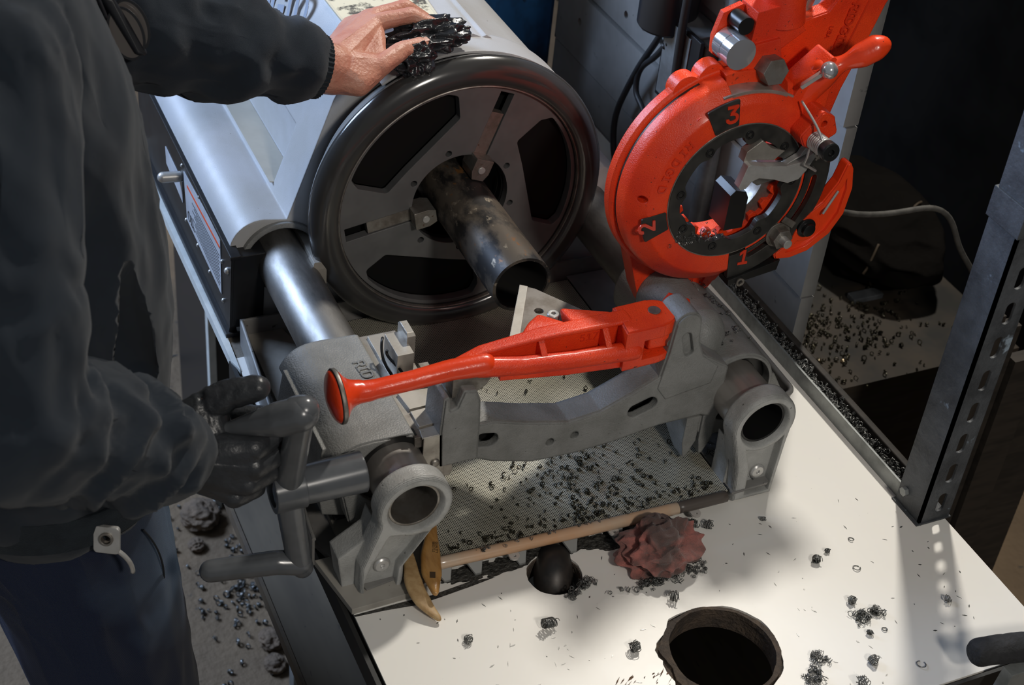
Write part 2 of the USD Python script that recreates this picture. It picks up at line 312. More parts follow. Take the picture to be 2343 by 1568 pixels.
# ------------------------------------------------------------------ workbench
bench = thing('workbench', 'heavy workbench with a white laminate top, two torn round holes and a lower plywood shelf', 'workbench', (60, 340, -H))
rng = np.random.default_rng(5)
def ragged(cx, cy, r, amp, seed, n=90, bite=()):
    g = np.random.default_rng(seed); a = np.linspace(0, 2 * np.pi, n, endpoint=False); q = r + amp * (meshkit.fbm(np.c_[np.cos(a) * 3, np.sin(a) * 3, a * 0 + seed], 3) - .5) * 2
    for (c, w, d) in bite: q = q + d * np.exp(-((np.angle(np.exp(1j * (a - math.radians(c))))) / math.radians(w)) ** 2) * (.75 + .5 * g.random(n))
    return Polygon(np.c_[cx + q * np.cos(a), cy + q * np.sin(a)])
topp = sbox(-283, -314, 422, 432)
lam = topp - ragged(66, -196, 64, 3, 2, bite=((205, 20, 12), (160, 16, 7), (120, 10, 3))) - ragged(-57, -37, 31, 1.2, 3)
obj('laminate_top', exZ(lam, -203, -200), 'laminate', bench, smooth=None, label='white stained laminate surface')
core = sbox(-283, -316, 424, 985) - Point(66, -196).buffer(58, quad_segs=24) - Point(-57, -37).buffer(29.5, quad_segs=16)
obj('core_board', exZ(core, -228, -203), 'core_board', bench, smooth=None)
rim = ragged(66, -196, 62, 2.5, 7, bite=((205, 18, 8), (160, 14, 5))) - ragged(66, -196, 57, 2, 8)
obj('torn_edge', exZ(rim, -206, -199.2), 'core_board', bench, smooth=None, label='torn dark board edge round the large hole')
obj('rear_top', exZ(sbox(-281, 432, 424, 985), -203, -200), 'dirty_top', bench, smooth=None, label='grimy brown rear half of the bench top')
obj('white_backing', exZ(sbox(300, 440, 424, 985), -200, -199), 'laminate', bench, smooth=None)
obj('edge_band', box(-292, -287, -318, 430, -232, -201), 'edge_black', bench, smooth=None)
obj('edge_strip', exZ([(-290, 425), (-284, 405), (-281, 480), (-282, 985), (-291, 985)], -212, -198), 'edge_white', bench, smooth=None, label='pale strip along the left edge')
obj('edge_band', box(-292, 426, -320, -316, -232, -201), 'edge_black', bench, smooth=None)
obj('lower_shelf', box(-283, 410, -220, 500, -513, -496), 'plywood', bench, smooth=None)
obj('shelf_lip', box(-288, -283, -220, 500, -515, -494), 'ply_edge', bench, smooth=None)
for x in (-170, 385):
    for y in (-300, 548): obj('leg', rbox(x, x + 26, y, y + 26, -H, -229, 2, 6), 'box_steel' if y > 0 else 'black_paint', bench)
for y in (-300, 548): obj('apron', box(-256, 385, y + 4, y + 22, -290 if y < 0 else -520, -229), 'edge_black', bench, smooth=None)
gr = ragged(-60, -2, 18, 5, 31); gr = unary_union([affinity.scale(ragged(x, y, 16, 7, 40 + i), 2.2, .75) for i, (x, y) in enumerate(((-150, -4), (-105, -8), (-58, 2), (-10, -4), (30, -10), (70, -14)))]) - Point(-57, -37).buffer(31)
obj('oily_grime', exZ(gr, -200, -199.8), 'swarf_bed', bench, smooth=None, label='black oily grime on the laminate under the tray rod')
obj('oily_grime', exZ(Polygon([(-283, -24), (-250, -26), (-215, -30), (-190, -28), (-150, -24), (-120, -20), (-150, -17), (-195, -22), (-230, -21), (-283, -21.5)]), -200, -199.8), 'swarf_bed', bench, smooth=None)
# rusty torn slivers left of the large hole
sl = []
for i in range(120):
    x, y = rng.uniform(-60, 22), rng.uniform(-290, -195) ; 
    if (x - 66) ** 2 + (y + 196) ** 2 < 68 ** 2: continue
    L, w = rng.uniform(3, 14), rng.uniform(.4, 2.2); a = rng.normal(.62, .14)
    u = np.array([math.cos(a), math.sin(a)]); n_ = np.array([-u[1], u[0]]); c = np.array([x, y])
    sl.append(exZ([c - u * L / 2, c + n_ * w / 2 + u * rng.uniform(-1, 1), c + u * L / 2, c - n_ * w / 2 + u * rng.uniform(-2, 2)], -200, -199.7))
obj('scratch', cat(*sl), 'rust', bench, smooth=None, kind='stuff', label='rusty gouges beside the large hole')

# elbow standing in the small hole
elb = spline([(-57, -38, -292), (-57, -38, -250), (-56, -36, -232), (-53, -30, -218), (-48, -18, -212), (-43, -8, -214)], 26)
t = thing('pipe_elbow', 'black iron pipe elbow poking up through the small hole in the white top', 'pipe fitting', (-57, -37, -228))
obj('elbow', sweep(elb, [22] * 26, 32), 'elbow_black', t)
obj('collar', lathe([(22, 0), (24, 0), (24, 7), (22, 7)], elb[3], elb[4] - elb[3]), 'elbow_black', t)

# angle iron with a bed of swarf, and the slotted upright
ang = thing('angle_rail', 'galvanised angle rail lying along the right edge of the bench', 'angle iron', (390, 120, -200))
obj('flange', box(388, 391, -62, 424, -200, -178), 'galvanised', ang, smooth=None)
obj('base', box(391, 416, -62, 424, -200, -197.5), 'galvanised', ang, smooth=None)
rail2 = obj('batten', rbox(414, 424, -70, 420, -200, -181, 2, 6), 'wood_dirty', label='dirty wooden batten along the edge of the white bench top', category='batten')
up = thing('slotted_post', 'slotted steel angle post standing at the right edge of the bench', 'upright post', (400, -90, -200))
def slots(m, flat):
    for z in np.arange(-180, 640, 46):
        s = CS(LineString([(0, 0), (0, 17)]).buffer(6)); s = s.extrude(30)
        if flat == 'front': s = s.transform(np.array([[1, 0, 0, 409], [0, 0, -1, -85], [0, 1, 0, z]], float))
        else: s = s.transform(np.array([[0, 0, 1, 370], [1, 0, 0, -78], [0, 1, 0, z + 20]], float))
        m = m - s
    return m
obj('front_flange', slots(box(384, 428, -106, -102.5, -200, 640), 'front'), 'post_grey', up, smooth=None)
obj('side_flange', box(384, 387.5, -106, -60, -200, 640), 'post_grey', up, smooth=None)
obj('foot_plate', box(380, 430, -108, -58, -200, -198), 'post_grey', up, smooth=None)
obj('joint_sleeve', box(381.5, 390, -108.5, -57, 205, 240), 'post_grey', up, smooth=None)
obj('bolt', cyl((384, -72, -176), (379, -72, -176), 6, n=6), 'galvanised', up)

# ------------------------------------------------------------------ threading machine: housing, rails, feet
mach = thing('threading_machine', 'grey pipe threading machine with twin steel rails on cast feet', 'threading machine', (0, 480, -200))
prof = [(-268, -195), (-276, -150), (-276, -70)] + arc(-236, -66, 40, 178, 75, 12) + [(-203, -31), (-160, 87), (-146, 126), (-131, 158)] + \
       [(-112, 184), (-104, 190), (28, 192), (40, 186), (46, 188), (56, 181), (78, 168)] + arc(0, 0, 186, 60, -8, 14) + [(205, -40), (236, -28), (268, -50), (276, -90), (270, -195)]
hs = exY(prof, 472, 960)
hs = hs - exY([(-240, -14), (-203, -19), (-167, -24), (-163, 58), (-240, 80)], 541, 830)          # the recess in the left flank
hs = hs - exY(Point(-211.6, -85).buffer(47), 460, 505)                                            # arch over the left rail
hs = hs - cyl((-239, 456, 60), (-239, 456, -60), 5.5, n=20) - cyl((-186, 570, 40), (-186, 570, -40), 5.5, n=20)
hs = hs - exY(Point(0, 0).buffer(150), 460, 500)
obj('housing', hs, 'housing_grey', mach, smooth=38)
shr = Polygon(arc(0, 0, 190.5, 36, 122, 60) + arc(0, 0, 187.4, 122, 36, 60))
obj('wheel_shroud', U(exY(shr, 434, 480), exY(Polygon(arc(0, 0, 190.5, 36, 122, 60) + arc(0, 0, 160, 122, 36, 60)), 472, 482)), 'housing_grey', mach, smooth=40, label='grey shroud lip over the wheel')
obj('recess_floor', exY([(-204, -19.5), (-168, -24.5), (-168, -23.5), (-204, -18)], 541.5, 829), 'pocket_beige', mach, smooth=None, label='beige floor of the recess in the left flank')
obj('arch_rim', exY(Polygon(arc(-211.6, -85, 53, 0, 180, 30) + arc(-211.6, -85, 46, 180, 0, 30)), 466, 480), 'cast_grey', mach)
obj('front_plate', exY(Polygon([(-262, -195), (-262, -100), (-190, -35), (190, -35), (262, -100), (262, -195)]) - Point(-211.6, -85).buffer(47) - Point(211.6, -85).buffer(40), 482, 490), 'black_paint', mach, smooth=None)
obj('side_panel', exX([(452, -61), (470, -179), (476, -192), (955, -192), (955, -61)], -279, -270), 'black_paint', mach, smooth=None, label='black sheet metal side panel')
obj('panel_return', exX([(452, -61), (452, -62), (470, -179), (476, -190), (481, -190), (484, -61)], -276, -236), 'black_paint', mach, smooth=None)
obj('panel_cap', box(-281, -268, 448, 955, -62, -57), 'black_paint', mach, smooth=None)
obj('panel_foot', box(-284, -266, 470, 955, -196, -190), 'black_paint', mach, smooth=None)
lab = obj('warning_label', exX([(500, -64), (503, -150), (674, -146), (682, -74)], -280.2, -279), 'label_white', mach, smooth=None, label='white instruction label with a red line')
obj('red_line', exX([(502, -76), (503, -80), (664, -88), (664, -84)], -280.6, -280.1), 'label_red', lab, smooth=None)
ink = [exX([(506 + (i % 2) * 3, -92 - i * 5.2), (506 + (i % 2) * 3, -93.6 - i * 5.2), (640 - 9 * (i % 3), -98.6 - i * 4.1), (640 - 9 * (i % 3), -97 - i * 4.1)], -280.5, -280.1) for i in range(10)]
obj('small_print', cat(*ink), 'label_ink', lab, smooth=None)
obj('lettering', text('OIL', 15, (-280.2, 668, -139), (0, -1, -.02), (0, 0, 1), .5), 'label_ink', lab, smooth=None)
lab2 = obj('warning_label', exX([(694, -98), (695, -132), (784, -122), (786, -96)], -280.2, -279), 'label_white', mach, smooth=None)
for (y, z) in ((496, -95), (496, -155), (560, -154), (620, -152), (680, -150), (690, -70), (471, -92), (600, -64)):
    obj('rivet', sph((-279, y, z), 3.2 if z != -92 else 5, 12), 'steel_bright', mach)
obj('shift_lever', U(cyl((-276, 704, -96), (-302, 709, -96), 7.5), sph((-302, 709, -96), 7.5)), 'steel_bright', mach, label='short round steel lever')
obj('stop_bar', U(hull(box(-190, -176, 424, 512, -84, -64), box(-188, -178, 424, 510, -64, -56)), hull(box(-192, -174, 404, 426, -88, -64), box(-189, -176, 406, 424, -64, -55))), 'tray_plate', mach, smooth=None, label='worn beige stop bar beside the left rail')
st = obj('data_plate', exZ([(-110, 521), (1, 516), (6, 600), (-112, 600)], 190.5, 192.6), 'sticker', mach, smooth=None, label='worn and smudged printed sticker on top')
obj('plate_rim', exZ(Polygon([(-113, 518), (4, 513), (9, 603), (-115, 603)]) - Polygon([(-110, 521), (1, 516), (6, 600), (-112, 600)]), 190.5, 192.9), 'sticker_rim', st, smooth=None)
uf = np.array([0, -1, 0.]); vf = np.array([43, 0, 118.]); vf /= np.linalg.norm(vf)
lg = np.array([-203, 0, -31.]); nf = np.cross(uf, vf)
ul = uf * .926 + vf * .378; vl = vf * .926 - uf * .378
obj('logo', text('RIDGID', 46, lg + vf * 106 + nf * .2 + np.array([0, 826, 0]), ul, vl, .7, True), 'logo_blue', mach, smooth=None, label='large blue-grey lettering on the flank')
obj('logo_mark', cat(place(exZ([(0, 0), (34, 0), (17, 30)], 0, .7), lg + vf * 88 + np.array([0, 842, 0]), nf, vf)), 'logo_red', mach, smooth=None)
for s, nm in ((-1, 'left'), (1, 'right')):
    c = (211.6 * s, -85)
    tube = exY(Point(*c).buffer(33, quad_segs=24) - Point(*c).buffer(27, quad_segs=24), 110, 520 if s < 0 else 900)
    obj('rail_end', exY(Point(*c).buffer(33, quad_segs=24) - Point(*c).buffer(27, quad_segs=24), 6, 110), 'steel_rail_end', mach, label='bare end of the rail, its highlight put into a lighter colour')
    obj('rail', tube if s < 0 else tube, 'steel_rail', mach, label='round steel guide rail')
def foot(s):
    cx = 211.6 * s
    if s < 0:
        leg = Polygon([(-251, -95), (-252, -104), (-270, -154), (-271, -199), (-221, -199), (-221, -166), (-184, -111), (-172, -92)])
        pocket = Polygon([(-240, -116), (-258, -152), (-266, -176), (-266, -202), (-230, -202), (-227, -166), (-196, -122)])
        wedge = Polygon([(-246, -80), (-256, -126), (-290, -149), (-284, -199), (-240, -199), (-220, -120)])
    else:
        leg = Polygon([(171, -80), (172, -95), (185, -147), (190, -199), (244, -199), (248, -122), (252, -84)])
        pocket = Polygon([(191, -112), (203, -150), (205, -192), (238, -192), (242, -104), (224, -115)])
        wedge = Polygon([(180, -80), (184, -147), (184, -199), (249, -199), (254, -122), (246, -80)])
    ring = Point(cx, -85).buffer(41.5, quad_segs=24)
    solid = unary_union([ring, leg.buffer(3).buffer(-3)])
    front = exY(solid.buffer(-3.2), -2.6, 20) ; m = [front]
    for k, (o, y) in enumerate(((-2.0, -1.9), (-1.0, -.8), (-.35, .6), (0, 2.6))): m.append(exY(solid.buffer(o), y, 21))
    m.append(exY(wedge.buffer(2).buffer(-2) - Point(cx, -85).buffer(44), 14, 42))
    b = U(*m)
    b = b - exY(pocket - Point(cx, -85).buffer(37), -4, 9)
    b = b - cyl((cx, -6, -85), (cx, 21.5, -85), 28.8, n=64) - cyl((cx, -3, -85), (cx, 3.5, -85), 32.5, 28.8, 64)
    ft = obj('foot', b, 'cast_light', mach, smooth=34, label='cast grey rail foot')
    obj('bore', lathe([(26, 0), (28.6, 0), (28.6, 50), (26, 50)], (cx, 4, -85), (0, 1, 0)), 'steel_dull' if s < 0 else 'black_oxide', ft)
    obj('plug', cyl((cx, 52, -85), (cx, 56, -85), 27), 'black_oxide', ft)
    sx, sz = (-243, -166) if s < 0 else (224, -167)
    obj('screw', lathe([(0, 0), (9.5, 0), (9.5, 2.2), (7.5, 4), (2.6, 4), (2.2, 1.6), (0, 1.6)], (sx, 9, sz), (0, -1, 0), 32), 'steel_bright', ft)
foot(-1); foot(1)

# ------------------------------------------------------------------ chuck wheel and the pipe in it
wheel = thing('chuck_wheel', 'large round chuck handwheel with a dark three-jaw face', 'handwheel', (0, 430, 0))
lip = [(159, 409), (160.5, 404), (164, 401), (170, 399.5), (177, 399.5), (184, 402), (190, 407), (193.5, 413), (194, 418), (191, 425), (185.5, 431), (176, 452), (173, 457), (170, 460), (166, 460), (160, 452), (158, 430), (157, 413)]
obj('rim', lathe(lip, (0, 0, 0), (0, 1, 0), 144), 'wheel_lip', wheel, smooth=50, label='glossy dark rolled rim')
obj('rim_band', lathe([(194.2, 418.2), (191.6, 425), (186, 431.2), (176.5, 452), (173.4, 457.6), (172, 457), (190, 418)], (0, 0, 0), (0, 1, 0), 144), 'wheel_grey', wheel, smooth=50, label='grey outer band')
obj('bead', lathe([(157.6, 405.5), (158.8, 404.2), (160.2, 405), (160, 409), (157.6, 409)], (0, 0, 0), (0, 1, 0), 144), 'steel_dull', wheel, smooth=50)
def rot(p, a): return affinity.rotate(p, a, origin=(0, 0))
win = Polygon([(-134, 38), (-97, 25), (-72, 52), (-8, 115), (-12, 146)] + arc(0, 0, 152, 96, 164, 20)[1:-1]).buffer(-6).buffer(6)
slot = rot(sbox(63.5, -9.5, 151, 9.5), 70)
face = Point(0, 0).buffer(157, quad_segs=48) - Point(0, 0).buffer(63.5, quad_segs=32)
wins = [rot(win, a) for a in (0, 120, 240)]; sls = [rot(slot, a) for a in (0, 120, 240)]
for a in (106, 152, 33, -14, -134, -87): face = face - Point(71 * math.cos(math.radians(a)), 71 * math.sin(math.radians(a))).buffer(4.2)
obj('face_plate', exY(face - unary_union(wins) - unary_union(sls), 411, 423), 'face_grey', wheel, smooth=30)
obj('back_plate', exY(Point(0, 0).buffer(157, quad_segs=48) - Point(0, 0).buffer(60, quad_segs=32), 434, 440), 'window_black', wheel, smooth=None)
obj('spindle_sleeve', exY(Point(0, 0).buffer(64) - Point(0, 0).buffer(61), 424, 520), 'window_black', wheel)
for w in wins: obj('window', exY(w.buffer(-.5), 425, 428), 'window_black', wheel, smooth=None, label='black plate standing for shade in the opening between the spokes')  # black plates behind the cut-outs paint in their shade
for a in (70, 190, 310):
    c, s = math.cos(math.radians(a)), math.sin(math.radians(a))
    sl = exY(rot(sbox(64, -8.6, 122, 8.6), a), 413, 424)
    j = obj('jaw_slide', sl, 'steel_dull', wheel, smooth=None)
    blk = exY(rot(Polygon([(66, -12), (66, 12), (48, 12), (38, 8), (38, -8), (48, -12)]), a), 394, 424)
    jb = obj('jaw', blk, 'steel_dull', wheel, smooth=None, label='steel clamping jaw')
    obj('screw', cyl((52 * c, 396, 52 * s), (52 * c, 392.6, 52 * s), 4.6), 'steel_bright', jb)
pipe = thing('steel_pipe', 'short dark steel pipe held in the chuck, its sawn end facing the front', 'pipe', (0, 230, 0))
obj('pipe_wall', exY(Point(0, 0).buffer(36.5, quad_segs=32) - Point(0, 0).buffer(32.6, quad_segs=32), 223, 640), 'pipe_steel', pipe)
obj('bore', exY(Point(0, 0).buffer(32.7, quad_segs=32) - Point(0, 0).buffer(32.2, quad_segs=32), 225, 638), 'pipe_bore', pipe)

# ------------------------------------------------------------------ carriage
car = thing('carriage', 'grey cast carriage bridging the two rails', 'carriage', (0, 140, -200))
sadp = fillet([(-262, -150), (-275, -84), (-288, -60)] + arc(-246, -80, 42, 165, 95, 10) + [(-236, -37.5), (-192, -39), (-190, -60), (-186, -128), (-200, -150)], 4)
sad = exY(sadp, 62, 238)
low = exY(Polygon([(-285, -56), (-292, -100), (-284, -150), (-240, -165), (-200, -150), (-192, -60)]), 84, 222)
sad = U(sad, low, exY(sadp.buffer(-2), 59.5, 66), exY(sadp.buffer(-2), 230, 241))
sad = sad - exY(Point(-211.6, -85).buffer(45.5, quad_segs=24), 50, 78) - exY(Point(-211.6, -85).buffer(33.3, quad_segs=24), 40, 260)
obj('saddle', sad, 'cast_grey', car, smooth=30, label='grey cast saddle over the left rail')
obj('raised_letters', text('RIDGID', 13.5, (-216, 192, -38.2), (.09, -1, 0), (1, .09, 0), .9, True), 'cast_grey', car, smooth=None)
obj('wiper', exY(Point(-211.6, -85).buffer(45) - Point(-211.6, -85).buffer(33.4), 66, 77), 'black_oxide', car)
way = obj('way', exY([(-190, -62), (-191, -47.5), (-146, -47.5), (-145, -62)], 62, 243), 'steel_dull', car, smooth=None, label='worn steel slideway')
obj('way_plate', exZ([(-181, 238), (-162, 239), (-146, 135), (-182, 137)], -47.5, -44.5), 'steel_plate', car, smooth=None)
obj('way_plate', exZ([(-184, 133), (-146, 131), (-149, 105), (-181, 104)], -47.5, -43.8), 'steel_plate', car, smooth=None)
obj('way_plate', exZ([(-181, 101.5), (-149, 103), (-151, 77), (-181, 75)], -47.5, -45), 'steel_plate', car, smooth=None)
clip = U(exZ([(-182, 72), (-152, 74.5), (-157, 58), (-184, 58)], -48, -46), box(-182.5, -157, 57, 58.4, -107, -46.4))
cl = obj('spring_clip', clip, 'steel_plate', car, smooth=None, label='bent bright sheet steel clip')
obj('gib', exY([(-160, -48), (-150, -48), (-146, -104), (-150, -110), (-184, -101), (-184, -90), (-160, -90)], 59, 76), 'steel_plate', car, smooth=None)
obj('screw', lathe([(0, 0), (5.2, 0), (5, 2), (3.6, 3.2), (0, 3.6)], (-168, 57, -84), (0, -1, 0), 24), 'steel_dull', car)
obj('stop_block', box(-177, -158, 155, 196, -44, -11), 'steel_plate', car, smooth=None, label='square steel stop block')
obj('stop_block', hull(box(-160, -150, 172, 201, -40, -2), box(-159, -151, 176, 198, -40, 1)), 'steel_plate', car, smooth=None, label='upright steel block')
obj('stop_block', box(-152, -141, 140, 156, -44, -28), 'steel_dull', car, smooth=None)
obj('wire_spring', sweep(spline([(-180, 194, -14), (-184, 186, -16), (-186, 176, -26), (-183, 160, -36), (-176, 148, -40), (-173, 146, -36), (-176, 160, -28), (-181, 176, -18)], 40), 1.6, 8), 'black_oxide', car)
# front beam
bp_ = Polygon([(-160, -44), (-100, -45), (-60, -58), (-9, -71), (30, -66), (66, -50), (100, -33), (160, -20), (190, -40), (190, -120), (165, -107), (110, -108), (50, -118), (2, -121), (-50, -119), (-100, -104), (-135, -86), (-160, -92)]).buffer(-5).buffer(10).buffer(-5)
bh = [affinity.rotate(sbox(-123, -77, -95, -59), 4), affinity.rotate(LineString([(74, -76), (92, -70)]), 0).buffer(9.5), Point(0, -92).buffer(5.2), Point(-30, -94).buffer(5.2)]
bh[0] = LineString([(-114, -68), (-104, -70)]).buffer(9.5)
beam = exY(bp_.buffer(-2.5), 58, 96)
beam = U(beam, exY(bp_.buffer(-.8), 59, 94), exY(bp_, 61.5, 92))
beam = beam - exY(unary_union(bh), 50, 112) - exY(bp_.buffer(-8) - sbox(-170, -130, -117, 0) - sbox(118, -130, 200, 0), 68, 120)
obj('beam', beam, 'cast_grey', car, smooth=32, label='bowed grey cross beam with oval holes')
lp = Polygon([(-162, -92), (-118, -92), (-119, -40), (-121, -8), (-126, 6), (-141, 9), (-148, -12), (-155, -14), (-157, 6), (-163, 2), (-165, -40)]).buffer(-2).buffer(4).buffer(-2)
obj('beam_shade_plate', exY(bp_.buffer(-9) - sbox(-170, -130, -117, 0) - sbox(118, -130, 200, 0), 84, 90), 'socket_dark', car, smooth=None, label='dark plate standing for shade in the hollow of the beam')  # near-black plate behind the beam holes, shade put in by colour
obj('latch_post', U(exY(lp, 57, 99), exY(lp.buffer(-2), 55, 101)), 'cast_grey', car, smooth=32, label='notched grey latch post')
sl_ = Polygon(arc(211.6, -85, 50, -35, 215, 48) + [(160, -125), (175, -150), (240, -150), (262, -120)])
slv = U(exY(sl_.buffer(-2), 65, 285), exY(sl_, 67.5, 282), exY([(236, -110), (262, -96), (300, -118), (318, -150), (318, -158), (236, -158)], 110, 282))
slv = slv - exY(Point(211.6, -85).buffer(45), 50, 100) - exY(Point(211.6, -85).buffer(33.3, quad_segs=24), 40, 300)
obj('sleeve', slv, 'cast_grey', car, smooth=34, label='grey cast sleeve on the right rail')
obj('wiper', exY(Point(211.6, -85).buffer(44.6) - Point(211.6, -85).buffer(33.4), 78, 88), 'black_oxide', car)
pv = Polygon([(96, -50), (104, 0), (107, 34)] + arc(124, 33, 17, 180, 0, 14) + [(143, 8), (152, -14), (176, -34), (170, -60), (110, -70)]).buffer(-1.5).buffer(3).buffer(-1.5)
pvm = U(exY(pv.buffer(-2), 57, 98), exY(pv, 60, 96)) - exY(LineString([(124, 18), (130, -4)]).buffer(6), 50, 62.5)
obj('pivot_post', pvm, 'cast_grey', car, smooth=32, label='grey post that carries the red arm')
obj('hinge_boss', U(cyl((180, 118, -35), (180, 206, -35), 34, n=48), exY([(150, -40), (212, -40), (240, -90), (150, -100)], 125, 204), sph((180, 120, -35), 33.6, 40)), 'cast_grey', car, smooth=34, label='rounded grey hinge boss')
obj('rack_guard', exY([(-268, -170), (-240, -150), (-196, -150), (-190, -172)], 90, 225), 'black_paint', car, smooth=None)
for x0 in (150, 172): obj('wedge', hull(box(x0, x0 + 18, 62, 104, -150, -112), box(x0 + 4, x0 + 8, 62, 84, -172, -150)), 'cast_grey', car, smooth=None)

# crank handle on the carriage's left side
crk = thing('crank_handle', 'dark grey two-armed crank handle on the left of the carriage', 'crank', (-325, 40, -55))
P0 = np.array([-338, 36, -52.])
obj('hub', place(CS(Point(0, 0).buffer(23) - Point(0, 0).buffer(16.5)).extrude(32), (-354, 36, -52), (1, 0, 0)), 'crank_grey', crk)
obj('hub_floor', cyl((-346, 36, -52), (-342, 36, -52), 17), 'black_oxide', crk)
obj('sleeve', cyl((-324, 36, -52), (-258, 36, -52), 20.5, 22, 40), 'crank_grey', crk)
A1, A2 = np.array([-333, 8, 66.]), np.array([-330, 20, -146.])
armu = U(hull(sph(P0, 15), sph(A1 + [0, 0, -6], 13)), hull(sph(A1, 15), sph(A1 + [3, 0, 6], 15), sph(A1 + [-2, 4, 2], 16)))
obj('arm', smooth_body([armu], 4, 6), 'crank_grey', crk, smooth=True)
obj('arm', smooth_body([hull(sph(P0, 15), sph(A2, 13)), hull(sph(A2, 13), sph(A2 + [3, 0, -7], 12))], 4, 6), 'crank_grey', crk, smooth=True)
gp = obj('grip', smooth_body([hull(sph(A1 + [0, 0, 2], 17.5), sph((-350, 18, 58), 17.5)), hull(sph((-350, 18, 58), 17.5), sph((-391, 45, 36), 6.5)), hull(sph((-391, 45, 36), 6.5), sph((-412, 58, 26), 6))], 4, 4), 'crank_grey', crk, smooth=True)
obj('grip', smooth_body([hull(sph(A2, 13.5), sph((-352, 24, -142), 13)), hull(sph((-352, 24, -142), 13), sph((-418, 40, -148), 12))], 4, 4), 'crank_grey', crk, smooth=True)

# ------------------------------------------------------------------ chip tray
tray = thing('chip_tray', 'perforated chip tray with a round tan front rod resting under the carriage', 'chip tray', (0, 170, -200))
obj('pan', exZ([(-270, 452), (-296, 98), (-262, 0), (-180, 12), (184, 12), (250, 20), (262, 108), (338, 112), (350, 282), (356, 452)], -199.5, -190), 'tray_grey', tray, smooth=None)
obj('left_ledge', exZ([(-262, 452), (-268, 80), (-214, 60), (-180, 60), (-180, 300), (-216, 452)], -190, -182), 'tray_plate', tray, smooth=None, label='beige flat ledge on the left')
obj('left_wall', U(exZ([(-266, 452), (-300, 60), (-303, 60), (-270, 455)], -199, -160), cyl((-268, 453, -160), (-301, 60, -160), 2.4, n=10)), 'tray_grey', tray)
obj('left_ledge', exZ([(-300, 60), (-180, 60), (-184, -2), (-215, -18), (-285, -20)], -199.8, -192), 'tray_plate', tray, smooth=None)
obj('back_wall', box(-270, 356, 452, 455, -199, -158), 'tray_grey', tray, smooth=None)
rimp = [(336, 448, -160), (345, 282, -160), (341, 132, -160)] + [(341 - 14 + 14 * math.cos(t), 126 + 14 * math.sin(-t), -160) for t in np.radians(np.linspace(0, 90, 8))] + [(300, 112, -160), (262, 112, -160)]
obj('right_rim', U(exZ(LineString([(p[0], p[1]) for p in rimp]).buffer(1.4), -199, -160)), 'tray_grey', tray)
obj('rim_roll', sweep(rimp, 3.6, 12), 'tray_grey', tray, smooth=True)
obj('right_ledge', exZ([(262, 114), (338, 116), (342, 448), (262, 448)], -178, -174), 'tray_plate', tray, smooth=None)
obj('side_plate', exZ([(185.5, -4), (236, -2), (262, 20), (262, 448), (185.5, 448)], -184, -180.5), 'tray_grey', tray, smooth=None)
obj('screen', exZ([(-180, 2), (184, 2), (184, 440), (-180, 440)], -183, -181), 'screen', tray, smooth=None, label='perforated steel screen')
obj('side_skirt', box(184.2, 185.4, 2, 440, -199, -180), 'black_oxide', tray, smooth=None)
rp = spline([(-184, 3, -181), (-100, 0, -181), (0, -3, -181), (112, -5.5, -181)], 24); rp2 = spline([(112, -5.5, -181), (150, -6, -181), (176, -6, -181)], 10)
obj('front_rod', sweep(rp, 7.2, 20), 'rod_tan', tray, smooth=True, label='tan painted round front rod')
obj('rod_end', sweep(rp2, 7.0, 20), 'rod_dark', tray, smooth=True, label='bare dark end of the front rod')
for x, yt in ((-136, 4), (-84, 2), (-22, 0), (34, -2), (-172, 5)):
    fn = hull(box(x - 13, x + 9, yt - 2, yt + 16, -187, -184), box(x - 4, x + 3, yt - 15, yt - 10, -199.9, -197), box(x - 8, x + 4, yt, yt + 10, -196, -190))
    obj('support_fin', fn, 'fin_grey', tray, smooth=None)
for x, y in ((-94, -2), (28, -4), (132, -8)):
    tb = exZ(unary_union([Point(x, y - 7).buffer(6), sbox(x - 6, y - 7, x + 6, y)]) - Point(x, y - 8).buffer(1.7), -188, -185.5)
    obj('tab', tb, 'rod_grey', tray, smooth=None)

# ------------------------------------------------------------------ reamer arm (red)
rm = thing('reamer_arm', 'long red cast reamer arm with a flared end knob and a triangular steel blade', 'reamer', (-60, 80, 20))
kn = U(bonehull([((-268, 79, 17), 12), ((-236, 77, 18), 11.5), ((-190, 76, 21), 11), ((-150, 76, 24), 11.5), ((-112, 76, 24), 12.5)])[0], *bonehull([((-236, 77, 18), 10.5), ((-190, 76, 21), 10.5), ((-150, 76, 24), 11.5), ((-112, 74, 24), 13)]))
kx = np.array([1, -.02, .05]); kx = kx / np.linalg.norm(kx)
knob = lathe([(0, 0), (15, 2.5), (25, 6), (28.5, 10), (28.5, 14), (25, 18), (18, 22), (13.5, 29), (11.5, 40), (0, 40)], (-284, 79.5, 16.5), kx, 48)
obj('shaft', smooth_body([kn, knob], 5, 5), 'red_smooth', rm, smooth=True, label='smooth red handle with a flared knob')
obj('worn_edge', lathe([(28.5, -.2), (29.6, 1.2), (29.5, 4.4), (28.2, 5.6)], (-284 + 10 * kx[0], 79.5 + 10 * kx[1], 16.5 + 10 * kx[2]), kx, 48), 'steel_dull', rm, smooth=True, label='knob edge worn to bare metal')
lower = bonehull([((-118, 74, 22), 12), ((-70, 68, 17), 10.5), ((-10, 65, 13), 10), ((60, 62, 11), 11)])
obj('lower_rib', smooth_body(lower, 4, 5), 'red_paint', rm, smooth=True)
upper = [hull(sph(a, r, 12), sph((a[0], a[1] + w, a[2]), r, 12), sph(b, r, 12), sph((b[0], b[1] + w2, b[2]), r, 12)) for a, b, r, w, w2 in
         [((-150, 76, 28), (-112, 80, 35), 3.4, 4, 8), ((-112, 80, 35), (-40, 80, 39), 3.2, 8, 13), ((-40, 80, 39), (60, 78, 40), 3.2, 13, 16)]]
